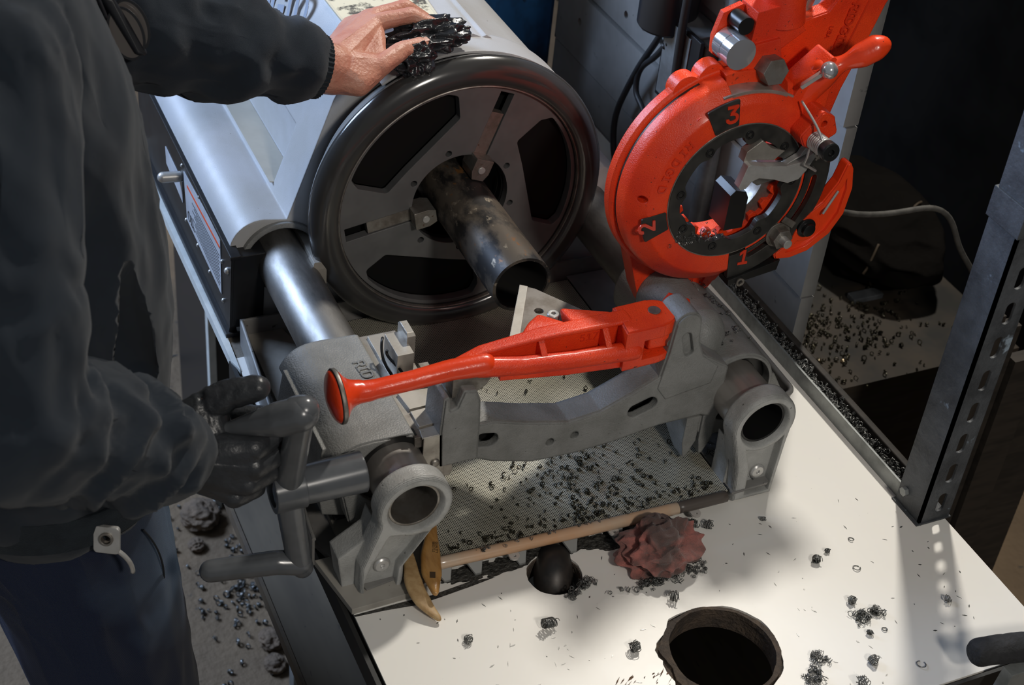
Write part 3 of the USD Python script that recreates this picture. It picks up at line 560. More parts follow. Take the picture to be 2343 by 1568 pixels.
obj('upper_flange', smooth_body(upper, 3, 3), 'red_paint', rm, smooth=True)
obj('web', hull(box(-118, -112, 80, 88, 20, 34), box(56, 60, 82, 92, 4, 38), box(-40, -36, 82, 92, 8, 38)), 'red_paint', rm, smooth=None)
for x in (-46, 30): obj('rib', hull(box(x - 3.5, x + 3.5, 60, 88, 14, 20), box(x - 3.5, x + 3.5, 78, 88, 34, 39)), 'red_paint', rm, smooth=None)
obj('under_flange', hull(box(-96, -92, 66, 80, 4, 12), box(48, 52, 62, 80, -10, 4), box(-20, -16, 62, 80, -4, 6)), 'red_paint', rm, smooth=None)
obj('raised_mark', text('517', 9, (2, 81.6, 22), (1, 0, 0), (0, 0, 1), 1.0), 'red_raised', rm, smooth=None)
yk = unary_union([Polygon([(46, 56), (94, 58), (94, 106), (52, 104)]), Point(94, 82).buffer(23, quad_segs=16)])
ykm = exZ(yk.buffer(-1.5), -12, 42)
ykm = U(ykm, exZ(yk, -10, 40)) - box(70, 130, 40, 120, -1, 25)
obj('yoke', ykm, 'red_paint', rm, smooth=32, label='red forked yoke')
obj('hinge_pin', U(cyl((93, 84, -14), (93, 84, 43.2), 7, n=28)), 'steel_dull', rm)
kb = hull(rbox(82, 112, 66, 96, 2, 23, 3, 6), rbox(100, 124, 68, 92, 4, 20, 3, 6))
obj('knuckle', kb, 'red_paint', rm, smooth=30)
obj('pin_end', cyl((108, 66, 10), (108, 62, 10), 5.5, n=20), 'steel_dull', rm)
obj('post_cap', place(box(-14, 14, -11, 11, 0, 14), (140, 114, 10), (.35, -.25, 1), (.3, .9, .2)), 'red_paint', rm, smooth=None, label='small red block on the post')
bl = obj('blade', exZ(Polygon([(-14, 202), (0, 191), (34, 140), (60, 98), (-72, 92), (-64, 115)]) - Point(-13, 151).buffer(5.2), 12.5, 17), 'blade_steel', rm, smooth=None, label='flat triangular steel blade')
obj('ground_edge', exZ([(-13.5, 202.5), (-6, 197), (-54, 112), (-65, 115)], 15.5, 17.3), 'steel_plate', bl, smooth=None)
obj('bolt', lathe([(0, 0), (7, 0), (7, 9.4), (6, 10.4), (2.6, 10.4), (2.4, 6), (0, 6)], (-6, 130, 17), (0, 0, 1), 32), 'steel_bright', rm, label='bright socket head bolt')
for pts in ([(-62, 90, 36), (-46, 106, 38), (-30, 118, 36), (-12, 96, 38), (-50, 98, 14), (-28, 116, 16)], [(-2, 118, 38), (10, 112, 36), (44, 96, 39), (0, 96, 38), (4, 116, 16), (40, 100, 16)]):
    obj('clamp_ear', smooth_body([hull(*[sph(p, 3, 10) for p in pts])], 4, 3), 'red_paint', rm, smooth=40)
obj('rest_lug', exY(Polygon([(-150, -6), (-128, -6), (-112, 2), (-104, 16), (-150, 18)]), 66, 84), 'steel_dull', rm, smooth=30, label='bare metal rest lug under the handle')

# ------------------------------------------------------------------ die head (red), swung up on the hinge boss
dh = thing('die_head', 'red round self-opening die head swung up beside the chuck, face marked with numbers', 'die head', (216, 170, -1))
DX, DZ = 216.3, 134.5
def D(r, a): return (DX + r * math.cos(math.radians(a)), DZ + r * math.sin(math.radians(a)))
def D3(r, a, y): x, z = D(r, a); return np.array([x, y, z])
def sector(r0, r1, a0, a1, n=24): return Polygon(arc(DX, DZ, r1, a0, a1, n) + arc(DX, DZ, r0, a1, a0, n))
cen = Point(DX, DZ)
body = lathe([(85.5, 150), (108, 150), (112, 151), (128, 166), (131, 170), (132, 178), (132, 199), (100, 203), (85.5, 203)], (DX, 0, DZ), (0, 1, 0), 144)
bite = exY(sector(118, 150, 66, 101), 140, 188)                                   # cut-away on top that shows the ring behind
gro = lathe([(124, 184), (150, 184), (150, 188), (124, 188)], (DX, 0, DZ), (0, 1, 0), 96) ^ exY(sector(90, 160, 112, 212), 170, 200)
lowside = exY(sector(84, 140, -84, 36), 140, 158)                                   # the black cam plate lies here
neck = U(exY(Polygon([D(104, 62), D(133, 62), D(148, 60), D(180, 56.5), D(176, 48.5), D(150, 46), D(130, 38), D(104, 36)]).buffer(-4).buffer(8).buffer(-4), 158, 190))
bodym = U(body - bite - lowside, neck) - cyl(D3(116, 177, 140), D3(116, 177, 168), 4.6)
obj('body', bodym - gro, 'red_paint', dh, smooth=36, label='red cast die head body')
rear = lathe([(88, 189), (134, 189), (137, 192), (137, 203), (133, 207), (88, 207)], (DX, 0, DZ), (0, 1, 0), 120)
lobes = [exY(Point(*D(128, a)).buffer(17), 190, 208) for a in (118, 104)] + [exY(Polygon([D(120, -148), D(120, -110), (205, -38), (196, -62), (160, -58), (146, -30)]).buffer(-5).buffer(9).buffer(-4), 206, 232)]
obj('rear_flange', U(rear, *lobes), 'red_paint', dh, smooth=36, label='red rear flange with lobes and hinge lug')
obj('shim', exY(sector(122, 131.4, 112, 210, 60), 184.6, 187.6), 'black_steel', dh)
obj('flange_bolt', exY(affinity.rotate(sbox(DX + 118, DZ - 8, DX + 137, DZ + 8), 116, origin=(DX, DZ)), 195, 212), 'steel_dull', dh, smooth=None)
obj('collar', exY(sector(100, 122, 62, 106), 158, 186), 'steel_plate', dh, smooth=30, label='bare steel collar in the cut-away')
obj('collar_cover', exY(sector(120, 136, 70, 100), 176, 206), 'red_paint', dh, smooth=30)
ring_in = Polygon([D(66 - 6 * max(0, math.cos(math.radians(a - 40) * 8)) ** 2 + (5 if 90 < a < 200 else 0), a) for a in range(0, 360, 3)]).buffer(-2).buffer(4).buffer(-2)
ringp = Point(DX, DZ).buffer(85, quad_segs=40) - ring_in
obj('ring_plate', exY(ringp, 148.6, 156), 'black_steel', dh, smooth=30, label='black ring plate')
obj('ring_edge', exY(Point(DX, DZ).buffer(86.5, quad_segs=40) - Point(DX, DZ).buffer(85, quad_segs=40), 149.2, 156), 'steel_dull', dh)
for i, a in enumerate((88, 128, 174, -148, -104, -56, 2, 44)):
    b = D3(72.5, a, 148.6)
    sc = obj('ring_screw', lathe([(0, 0), (5.4, 0), (5.2, 1.1), (2.8, 1.2), (2.6, -.5), (0, -.5)], b, (0, -1, 0), 20), 'black_oxide', dh)
# number patches with raised red figures
for (a0, a1, nm, ca, up_, h, rr) in ((99, 118, '3', 106.5, 96, 21, 95), (188, 204, '2', 196.5, 190, 20, 103)):
    obj('number_patch', exY(sector(87.5, 121 if nm == '3' else 118, a0, a1).buffer(-2).buffer(2), 148.9, 150.6), 'black_steel', dh, smooth=None)
    u_ = np.array([math.sin(math.radians(up_)), 0, -math.cos(math.radians(up_))]); v_ = np.array([math.cos(math.radians(up_)), 0, math.sin(math.radians(up_))])
    obj('number', text(nm, h, D3(rr, ca, 149.0) - u_ * h * .32, u_, v_, 1.4, True), 'red_raised', dh, smooth=None)
# black cam plate round the lower right with two curved slots
plate = sector(91, 123, -84, 34, 50)
def slotp(r, a0, a1, w): return LineString(arc(DX, DZ, r, a0, a1, 16)).buffer(w)
obj('cam_plate', exY(plate - slotp(104, -32, 0, 4.2) - slotp(100, -68, -50, 4.0), 149.4, 156), 'black_steel', dh, smooth=30, label='black cam plate with curved slots')
obj('red_line', exY(sector(86.8, 90, -70, 30, 40), 150, 156), 'red_paint', dh)
for nm, a, r, h, up_ in (('1', -76, 100, 19, 90), ('4', 18, 103, 13, 60)):
    u_ = np.array([math.sin(math.radians(up_)), 0, -math.cos(math.radians(up_))]); v_ = np.array([math.cos(math.radians(up_)), 0, math.sin(math.radians(up_))])
    obj('number', text(nm, h, D3(r, a, 149.4) - u_ * h * .2 - v_ * h * .4, u_, v_, 1.0, True), 'red_raised' if nm == '1' else 'steel_dull', dh, smooth=None)
# raised lettering on the red face
for i, ch in enumerate('RIDGID'):
    a = 133 + i * 6.6; t_ = np.array([-math.sin(math.radians(a)), 0, math.cos(math.radians(a))]); n_ = -np.array([math.cos(math.radians(a)), 0, math.sin(math.radians(a))])
    obj('raised_letter', text(ch, 10.5, D3(104, a, 149.9), t_, n_, 1.2, True), 'red_raised', dh, smooth=None)
obj('raised_mark', text('C', 8, D3(117, 125, 155), (.7, .2, -.7), (.7, 0, .7), 1.0, True), 'red_raised', dh, smooth=None)
# nut, bar under the plate, spring screw and bracket
nt = obj('clamp_nut', hexnut(D3(100, -45, 149.4), (0, -1, 0), 13, 13), 'steel_dull', dh, smooth=None, label='steel hexagon nut on the cam slot')
obj('stud', cyl(D3(100, -45, 140), D3(100, -45, 126), 5.6), 'steel_bright', nt)
obj('washer', cyl(D3(100, -45, 149.6), D3(100, -45, 147.6), 16), 'steel_dull', nt)
obj('tab_washer', exY(affinity.rotate(sbox(DX + 88, DZ - 4, DX + 108, DZ + 4), -34, origin=(DX, DZ)), 146, 148), 'steel_dull', nt, smooth=None)
obj('stop_bar', exY([D(132, -84), D(144, -57), D(134, -53), D(124, -84)], 146, 166), 'black_oxide', dh, smooth=None, label='black stop bar under the plate')
obj('stop_screw', lathe([(0, 0), (5.5, 0), (5.5, 2), (3, 2), (2.6, 0), (0, 0)], D3(131.5, -77, 146), (0, -1, 0), 20), 'steel_dull', dh)
brk = Polygon([D(91, 53), D(128, 52), D(133, 44), D(126, 34), D(91, 36), D(86, 44)]).buffer(-5).buffer(9).buffer(-4)
obj('bracket', U(exY(brk.buffer(-1.5), 128, 160), exY(brk, 130, 160)) - cyl(D3(119, 46, 120), D3(119, 46, 150), 4), 'red_paint', dh, smooth=32, label='red spring bracket')
sp_ax0, sp_ax1 = D3(103, 45, 130), D3(103, 45, 92)
sp_ax0, sp_ax1 = D3(100, 41.5, 131), D3(101, 44, 96)
d_ = (sp_ax1 - sp_ax0) / np.linalg.norm(sp_ax1 - sp_ax0); fx, fy, _ = frame(d_)
obj('spring', sweep([sp_ax0 + d_ * (27 * t / (2 * np.pi * 8)) + 9.6 * (math.cos(t) * fx + math.sin(t) * fy) for t in np.linspace(0, 2 * np.pi * 8, 130)], 1.5, 8), 'steel_bright', dh, smooth=True, label='bright coil spring')
obj('spring_tube', cyl(sp_ax0, sp_ax1, 8), 'black_oxide', dh)
obj('cap_screw', lathe([(0, 0), (11, 0), (11, 9), (9.5, 10.5), (4, 10.5), (3.6, 5), (0, 5)], sp_ax1 - d_ * 7, d_, 32), 'black_oxide', dh, label='black socket head screw on the spring')
obj('spring_wire', sweep(spline([D3(104, 48, 108), D3(110, 52, 118), D3(116, 56, 132), D3(122, 59, 150)], 12), 1.5, 8), 'steel_bright', dh, smooth=True)
obj('spring_wire', sweep([D3(90, 40, 126), D3(84, 33, 128), D3(78, 27, 130), D3(92, 14, 132), D3(94, 13, 140)], 1.6, 8), 'steel_bright', dh, smooth=True)
# handle, ball stem
hd = [hull(sph(D3(120, 52, 172), 16), sph(D3(158, 53, 166), 17)), hull(sph(D3(158, 53, 166), 16), sph(D3(176, 51.5, 160), 9.5)), hull(sph(D3(176, 51.5, 160), 9), sph(D3(186, 50.5, 156), 9)),
      hull(sph(D3(186, 50.5, 156), 9), sph(D3(200, 49, 152), 14)), hull(sph(D3(200, 49, 152), 14), sph(D3(214, 48, 149), 14.5)), hull(sph(D3(214, 48, 149), 14.5), sph(D3(221, 47.3, 147), 11))]
obj('handle', smooth_body(hd, 4, 9), 'red_smooth', dh, smooth=True, label='smooth red handle with a swollen grip')
obj('stem', hull(box(-5, 5, -2, 2, 0, 1), box(-5, 5, -2, 2, 40, 41)).transform(np.c_[np.stack(frame(D3(164, 62.5, 138) - D3(138, 64, 150)), 1), D3(136, 64, 152)]), 'steel_bright', dh, smooth=None)
obj('ball', sph(D3(167, 62, 136), 9.6, 40), 'chrome', dh, label='chrome ball knob')
# throw-out pawl on the right
pw = Polygon([D(149, 6), D(156, 2)] + arc(DX - 20, DZ + 30, 182, -17, -44, 16) + [D(133, -55), D(118, -56), D(118, -42), D(128, -34), D(118, -28), D(124, -17), D(138, -6)]).buffer(-3).buffer(5).buffer(-2)
pw = Polygon([D(150, 7), D(158, 1), D(165, -8), D(170, -20), D(168, -30), D(158, -41), D(145, -49), D(131, -55), D(122, -54), D(124, -44), D(118, -38), D(116, -30), D(120, -23), D(130, -16), D(141, -5)]).buffer(-4).buffer(8).buffer(-4)
pm = U(exY(pw, 150, 162), exY(pw.buffer(-1.5), 148, 164)) - exY(pw.buffer(-9) - Point(*D(128, -32)).buffer(19) - sector(90, 132, -80, 40), 140, 152)
pa = obj('throwout_lever', pm, 'red_smooth', dh, smooth=34, label='curved red throw-out lever')
obj('pivot', lathe([(0, 0), (12, 0), (12, 3), (8, 4), (8, 9), (5, 10), (0, 10)], D3(128, -32, 149), (0, -1, 0), 32), 'black_oxide', pa)
obj('slot_wire', cyl(D3(137, -22, 146.5), D3(143, -9, 146.5), 1.6, n=10), 'steel_bright', pa)
# dies, cutting lever and what shows inside the opening
obj('inner_wall', exY(Point(DX, DZ).buffer(86) - Point(DX, DZ).buffer(74), 157, 202), 'red_paint', dh)
obj('gear_ring', exY(Point(DX, DZ).buffer(76) - Polygon([D(60 + (8 if (a // 9) % 2 else 0), a) for a in range(0, 360, 3)]), 164, 172), 'red_paint', dh, smooth=None, label='red toothed ring inside the opening')
obj('guide_ring', exY(sector(50, 68, -70, 10, 30), 170, 196), 'steel_dull', dh, label='bare steel guide inside the opening')
die0 = Polygon([(-11, 0), (-5, 6), (9, 2), (13, -6), (13, -46), (-11, -46)])
obj('die', exY(affinity.translate(die0, DX, DZ), 142, 176), 'black_oxide', dh, smooth=None, label='black thread-cutting die')
obj('die', exY(affinity.translate(affinity.rotate(affinity.translate(die0, 0, -34), 100, origin=(0, 0)), DX, DZ), 160, 178), 'steel_dull', dh, smooth=None)
cw = Polygon([(-7, 14), (-4, 10), (3, 11), (9, 19), (18, 22), (38, 17), (58, 9), (72, 12), (80, 22), (88, 38), (84, 44), (70, 34), (52, 32), (24, 36), (4, 41), (0, 40)]).buffer(-1).buffer(2).buffer(-1)
cw = affinity.translate(cw, DX, DZ)
cl_ = obj('gauge_lever', U(exY(cw, 136, 146), exY(affinity.translate(Polygon([(50, 30), (84, 44), (104, 72), (92, 78), (70, 40)]), DX, DZ), 140, 148)), 'steel_bright', dh, smooth=30, label='bright curved steel gauge lever')
obj('gauge_block', exY(affinity.translate(Polygon([(0, 40), (2, 52), (20, 64), (34, 52), (52, 46), (40, 36), (18, 40)]), DX, DZ), 146, 158), 'steel_plate', cl_, smooth=None)

# ------------------------------------------------------------------ pipe cutter (red) hanging behind the die head
ct = thing('pipe_cutter', 'red wheel pipe cutter standing tilted up behind the die head', 'pipe cutter', (320, 225, 0))
pl = Polygon([(238, 246), (243, 266), (252, 282), (300, 298), (340, 307), (347, 318), (402, 426), (486, 426), (418, 308), (404, 262), (384, 205), (372, 150), (352, 90), (316, 20), (262, -44), (232, -50), (222, -20), (262, 40), (298, 110), (318, 180), (322, 230), (300, 240)]).buffer(-3).buffer(6).buffer(-3)
obj('body', U(exY(pl.buffer(-1.5), 216, 238), exY(pl, 218, 236)), 'red_paint', ct, smooth=32, label='red cast cutter body')
obj('back_rib', exY(Polygon([(384, 420), (486, 426), (418, 308), (404, 262), (390, 205), (360, 190), (372, 262), (380, 308)]), 236, 262), 'red_paint', ct, smooth=None)
pan_ = Polygon([(352, 224), (366, 222), (372, 250), (392, 316), (420, 400), (404, 402), (378, 318), (360, 262)])
obj('sunk_panel', exY(pan_.buffer(2) - pan_.buffer(-.5), 215.4, 217), 'red_raised', ct, smooth=None)
u2 = np.array([-14., 0, -58.]); u2 /= np.linalg.norm(u2); v2 = np.array([-u2[2] * -1, 0, u2[0] * -1]); v2 = np.array([58., 0, -14.]) / np.hypot(58, 14)
obj('raised_letters', text('RIDGID', 11.5, np.array([373, 215.2, 316]) - v2 * 3, u2, v2, 1.4, True), 'red_raised', ct, smooth=None)
obj('raised_mark', text('USA', 5.5, np.array([346, 215.3, 290]), u2, v2, .9), 'red_raised', ct, smooth=None)
lug = Polygon([(194, 276), (192, 296), (199, 324), (222, 332), (236, 318), (252, 292), (246, 262), (230, 256), (216, 262)])
obj('roller_fork', U(exY(Polygon([(216, 268), (208, 276), (212, 270), (226, 298), (256, 302), (262, 280), (248, 258), (230, 254)]), 180, 186), exY(lug, 211, 219), exY(Polygon([(222, 300), (224, 334), (262, 340), (290, 306), (260, 286)]), 184, 218)), 'red_paint', ct, smooth=30, label='red roller fork')
ro = obj('roller', U(cyl((208, 178, 290), (208, 193.5, 290), 18, n=48), cyl((208, 194.5, 290), (208, 210, 290), 18, n=48)), 'chrome', ct, label='bright steel roller')
obj('roller', U(cyl((214, 187, 318), (214, 210, 318), 10, n=32)), 'black_oxide', ct)
obj('feed_boss', cyl((268, 204, 312), (262, 206, 394), 27, 21, 40), 'red_paint', ct)
obj('feed_screw', cyl((262, 206, 390), (258, 207, 430), 12), 'black_oxide', ct)
obj('hex_bolt', hexnut((245, 182, 270), (0, -1, .15), 16, 22), 'steel_dull', ct, smooth=None, label='steel hexagon bolt')
obj('bolt_shank', cyl((245, 216, 272), (245, 188, 272), 10), 'steel_dull', ct)
obj('feed_frame', U(cyl((300, 226, 300), (330, 226, 430), 9), cyl((322, 240, 300), (352, 240, 430), 9)), 'steel_dull', ct)
obj('hinge_eye', exY(Point(236, -34).buffer(22) - Point(236, -34).buffer(9), 214, 240), 'red_paint', ct)
obj('hinge_bar', cyl((190, 206, -36), (240, 252, -36), 9), 'steel_dull', ct)

# ------------------------------------------------------------------ brushes, rag, handle in the foreground
def brush(name, label, pts, ws, mat, th):
    t = thing(name, label, 'brush', pts[-1]); p = spline(pts, 22); w = np.interp(np.linspace(0, 1, 22), np.linspace(0, 1, len(ws)), ws)
    ms = []
    for i in range(21):
        d = p[i + 1] - p[i]; x, y, z = frame(d, (0, 0, 1)); s = []
        for q, r in ((p[i], w[i]), (p[i + 1], w[i + 1])):
            s += [sph(q + x * (r - th / 2), th / 2, 8), sph(q - x * (r - th / 2), th / 2, 8)]
        ms.append(hull(*s))
    return t, obj('handle', smooth_body(ms, 3, 5), mat, t, smooth=True), p
t, h_, p = brush('brush', 'plain pale wooden brush handle, lowest of the two beside the left foot', [(-205, 40, -184), (-209, 10, -182), (-215, -24, -183), (-209, -48, -190), (-203, -60, -194)], [6, 7.5, 10, 9.5, 3.6], 'brush_wood', 7)
t, h_, p = brush('brush', 'varnished brown wooden brush handle with stamped print and a hanging hole', [(-166, 62, -170), (-175, 36, -171), (-189, 2, -173), (-197, -26, -175), (-200, -40, -176)], [5.5, 7, 11, 11.5, 4], 'brush_varnish', 8)
d_ = p[14] - p[8]; d_ /= np.linalg.norm(d_); sx = np.cross([0, 0, 1.], d_); sx /= np.linalg.norm(sx)
for k in range(4): obj('stamped_print', text(('QUALITY', 'BRISTLE', 'PAINT', 'BRUSH')[k], 2.6, p[8] + sx * (4.5 - 3.3 * k) + np.array([0, 0, 4.1]), d_, np.cross(np.cross(d_, sx), d_) * 0 + sx, .3), 'ink', h_, smooth=None) if k < 2 else None
obj('hanging_hole', box(-4, 4, -3, 3, 0, .6).transform(np.c_[np.stack([d_, sx, np.cross(d_, sx)], 1), p[17] + [0, 0, 3.8]]), 'ink', h_, smooth=None)
def crumple(c, rad, seed, amp=.5, fr=.055, sub=5):
    m = trimesh.creation.icosphere(sub, 1.0); v = m.vertices; n = meshkit.noise(v * 60 * fr + seed, seed); n2 = meshkit.noise(v * 60 * fr * 2.1 + 7, seed + 3); n3 = meshkit.fbm(v * 60 * fr * 4 + 3, 2, seed + 5)
    r = 1 - amp * np.abs(2 * n - 1) * 1.1 - amp * .75 * np.abs(2 * n2 - 1) - amp * .12 * n3
    t = trimesh.Trimesh(v * r[:, None] * rad + c, m.faces, process=False); trimesh.smoothing.filter_taubin(t, lamb=.5, nu=.52, iterations=3)
    return np.array(t.vertices), np.array(t.faces)
v, f = crumple(np.array([64, -54, -183.]), np.array([60, 45, 38]), 4, .42, .03); v[:, 2] = np.maximum(v[:, 2], -199.8 + .002 * np.abs(v[:, 0]))
obj('rag', (v, f), 'rag_red', smooth=45, label='crumpled oily red rag on the white bench top under the tray rod', category='rag')
hn = thing('foam_grip', 'black foam grip of a tool poking in over the front right corner of the bench', 'handle', (300, -318, -150))
gp = spline([(287, -318, -157), (312, -322, -156), (345, -330, -155), (400, -342, -154), (470, -356, -152)], 50)
rr = 15 + 1.2 * np.array([meshkit.noise(np.array([i * .6, 0, 0])) for i in range(50)]); rr[0] = 11; rr[1] = 14
obj('grip', sweep(gp, rr, 24), 'foam', hn, smooth=True)
obj('shank', hull(box(310, 470, -352, -338, -215, -200), box(318, 470, -350, -336, -172, -168)), 'galvanised', hn, smooth=None)

# ------------------------------------------------------------------ swarf: curls, chips and beds of shavings
rs = random.Random(11); ng = np.random.default_rng(21)
def curl(c, r, turns, pitch, wire, ax=None, n=11, grow=0.0, sides=4, ph=None):
    if ax is None:
        a = rs.uniform(0, 6.28); e_ = rs.uniform(-.25, .6); ax = (math.cos(a), math.sin(a), e_)
    x, y, z = frame(ax); k = max(4, int(turns * n)); t = np.linspace(0, turns * 2 * np.pi, k); ph = rs.uniform(0, 6.28) if ph is None else ph
    rad = r * (1 + grow * np.linspace(-1, 1, k))
    p = np.asarray(c, float) + (rad * np.cos(t + ph))[:, None] * x + (rad * np.sin(t + ph))[:, None] * y + ((t - t.mean()) / (2 * np.pi) * pitch)[:, None] * z
    return sweep(p, wire, sides)
def settle(m, z, eps=.05):
    v, f = V(m); v = v.copy(); v[:, 2] += z - v[:, 2].min() + eps; return v, f
Z0 = -200.0
bundles = [((-97, -106), 5.2, 7, 3.4, 'coiled metal curl between the brush handles and the small hole'), ((-184, -95), 3.6, 4, 3.0, 'thin springy metal curl near the front left of the white bench top'),
           ((-23, -164), 4.6, 6, 2.4, 'tight barrel-shaped metal curl left of the large hole'), ((233, -118), 4.2, 5, 2.0, 'rounded metal curl halfway between the right foot and the slotted post'),
           ((273, -142), 4.2, 1.1, 1, 'open hook-shaped metal curl in the middle right of the white bench top'), ((237, -184), 4.2, 4, 2.2, 'small round metal curl just above the large tangled cluster'),
           ((342, -219), 4.0, 2, 3.0, 'short flat metal curl nearest the right edge of the bench top'), ((180, -288), 6.5, 4, 3.0, 'wide shiny metal curl at the front edge of the bench top'),
           ((259, -285), 5.0, 1.0, 1, 'open C-shaped metal ring curl near the front right'), ((210, -265), 4.2, 5, 2.6, 'tall twisted metal curl right of the large hole'),
           ((126, -22), 5.0, 4, 3.0, 'dark metal curl in the shadow right of the rag'), ((142, -30), 5.0, 3, 3.4, 'second dark metal curl in the shadow, further right of the rag'),
           ((102, -72), 5.2, 3, 2.6, 'metal curl just in front of the rag at its right corner'), ((50, -115), 5.5, 3, 4.0, 'loose metal curl with long tails between the rag and the large hole'),
           ((210, -40), 2.6, 2, 1.6, 'small dark chip nearest the right foot'), ((254, -109), 2.6, 3, 1.4, 'tiny round curl beside the hook-shaped curl'),
           ((293, -101), 3.2, 1, 1, 'small comma-shaped chip nearest the slotted post'), ((250, -230), 2.8, 1.2, 1, 'small crescent chip right of the tangled cluster'), ((230, -230), 2.8, 3, 1.6, 'small snail-shaped curl below the tangled cluster')]
for (x, y), r, tn, pt, lb in bundles:
    if tn <= 1.3: m = curl((x, y, Z0), r, tn * .85, .5, .55, (0.1, .1, 1), 16, sides=5)
    else: m = cat(curl((x, y, Z0), r, tn, pt * .7, .6, n=13, grow=rs.uniform(-.3, .3)), curl((x + 1.5, y - 1, Z0), r * .8, tn * .7, pt * 1.2, .5, n=12), curl((x - 1, y + 1, Z0 + .5), r * .7, tn * .5, pt, .6, n=12))
    obj('metal_curl', settle(m, Z0), 'shaving', smooth=True, label=lb, category='metal shaving', group='loose metal curls on the white bench top')
def pile(name, pts, mat, label, rr=(1.6, 3.6), tt=(1, 3), wire=(.3, .55), smooth=True, cat_='metal shavings'):
    ms = []
    for (x, y, z) in pts: ms.append(settle(curl((x, y, z), rs.uniform(*rr), rs.uniform(*tt), rs.uniform(.8, 2.6), rs.uniform(*wire), n=8, sides=3), z))
    return obj(name, cat(*ms), mat, smooth=smooth, label=label, category=cat_, kind='stuff')
def blob_pts(c, s, n, z): return [(ng.normal(c[0], s[0]), ng.normal(c[1], s[1]), z) for _ in range(n)]
pile('shavings_cluster', blob_pts((238, -208), (7, 5), 26, Z0) + blob_pts((255, -205), (5, 4), 12, Z0), 'shaving', 'large tangled cluster of metal shavings on the right of the white bench top')
pile('shavings_cluster', blob_pts((140, -262), (6, 6), 30, Z0) + blob_pts((157, -240), (6, 7), 16, Z0), 'shaving', 'shavings spilling off the right rim of the large hole')
pile('shavings_cluster', blob_pts((48, -84), (22, 5), 60, Z0) + blob_pts((90, -84), (12, 5), 22, Z0), 'shaving', 'fringe of fine shavings round the foot of the red rag', rr=(1.4, 3.2))
pile('shavings_cluster', blob_pts((-34, -64), (6, 4), 26, Z0) + blob_pts((-52, -72), (6, 3), 12, Z0), 'shaving', 'shavings caught on the front rim of the small hole')
fl = []
for i in range(240):      # flat flecks and splinters lying on the laminate
    x, y = ng.uniform(-270, 400), ng.uniform(-305, -30)
    if (x - 66) ** 2 + (y + 196) ** 2 < 76 ** 2 or (x + 57) ** 2 + (y + 37) ** 2 < 34 ** 2: continue
    if x > 150 and ng.random() < .4: continue
    L, w, a = ng.uniform(.8, 3.6), ng.uniform(.25, .9), ng.uniform(0, 3.14); u = np.array([math.cos(a), math.sin(a)]); n_ = np.array([-u[1], u[0]]); c = np.array([x, y])
    fl.append(exZ([c - u * L, c + n_ * w, c + u * L, c - n_ * w], -199.95, -199.6))
obj('metal_flecks', cat(*fl), 'shaving', smooth=None, label='scattered flat metal flecks on the white bench top', category='metal flecks', kind='stuff')
sp = []
for i in range(330):
    x, y = (ng.normal(15, 48), ng.normal(75, 42)) if i < 210 else (ng.uniform(-170, 178), ng.uniform(8, 330))
    if -176 < x < 180 and 6 < y < 420: sp.append((x, y, -181))
sp += [(ng.uniform(-160, 170), ng.normal(16, 7), -181) for _ in range(110)]
pile('tray_shavings', sp, 'shaving_oily', 'oily black chips strewn over the perforated screen', rr=(1.0, 2.8), tt=(.5, 1.8), wire=(.45, 1.0))
pile('rod_shavings', [(ng.uniform(-160, 150), ng.normal(-2, 1.5), -174.2) for _ in range(16)], 'shaving', 'few shavings clinging on top of the tan tray rod', rr=(1.2, 2.6))
zt = lambda x: -85 + math.sqrt(max(50.5 ** 2 - (x - 211.6) ** 2, 0))
pile('sleeve_shavings', [(x, y, zt(x)) for x, y in ((ng.uniform(186, 246), ng.uniform(90, 225)) for _ in range(60))] + [(x, y, zt(x)) for x, y in ((ng.normal(206, 9), ng.normal(195, 16)) for _ in range(70))], 'shaving', 'trail of shavings lying on the right rail sleeve', rr=(1.2, 2.6))
pile('channel_shavings', [(ng.uniform(394, 413), ng.uniform(-56, 420), -197 + abs(ng.normal(0, 5))) for _ in range(900)], 'shaving', 'packed metal shavings filling the channel of the angle rail', rr=(1.4, 3.2), tt=(.8, 2), wire=(.5, .9))
pile('ledge_shavings', [(ng.uniform(188, 255), ng.uniform(6, 105), -180.4) for _ in range(60)], 'shaving', 'dark shavings in the right corner of the chip tray')
gl = blob_pts((DX - 40, 0), (16, 0), 60, 0)
obj('grease', cat(*[settle(curl((x, 148 + ng.uniform(-1, 0), DZ - 52 + ng.normal(0, 9)), rs.uniform(1, 2.4), rs.uniform(.8, 2), 1.5, .35, n=8, sides=3), DZ - 62 + abs(ng.normal(0, 9))) for x, _, _ in gl]), 'shaving', dh, kind='stuff')
# ------------------------------------------------------------------ behind the bench
cab = thing('blue_cabinet', 'stained blue steel cabinet standing beyond the far end of the bench', 'cabinet', (270, 1200, -H))
obj('body', box(130, 418, 1012, 1500, -H + 90, 620), 'cabinet_blue', cab, smooth=None)
obj('door', rbox(136, 270, 1004, 1012, -H + 110, 605, 3, 6), 'cabinet_blue', cab)
obj('door', rbox(274, 412, 1004, 1012, -H + 110, 605, 3, 6), 'cabinet_blue', cab)
obj('plinth', box(140, 408, 1020, 1490, -H, -H + 90), 'black_paint', cab, smooth=None)
jb = thing('junction_box', 'grey steel electrical junction box on the board partition with round knockouts', 'electrical box', (418, 560, 60))
obj('box', box(404, 423, 522, 592, 4, 118) + box(378, 404, 522, 592, 4, 118), 'box_steel', jb, smooth=None)
obj('cover', box(372, 378, 500, 594, 0, 122), 'black_paint', jb, smooth=None)
obj('side_cover', box(380, 424, 496, 522, 4, 116), 'box_cover', jb, smooth=None)
for z in (96, 62, 28): obj('knockout', exX(Point(556, z).buffer(14) - Point(556, z).buffer(12.6), 371.2, 372.2), 'cable_grey', jb, smooth=None)
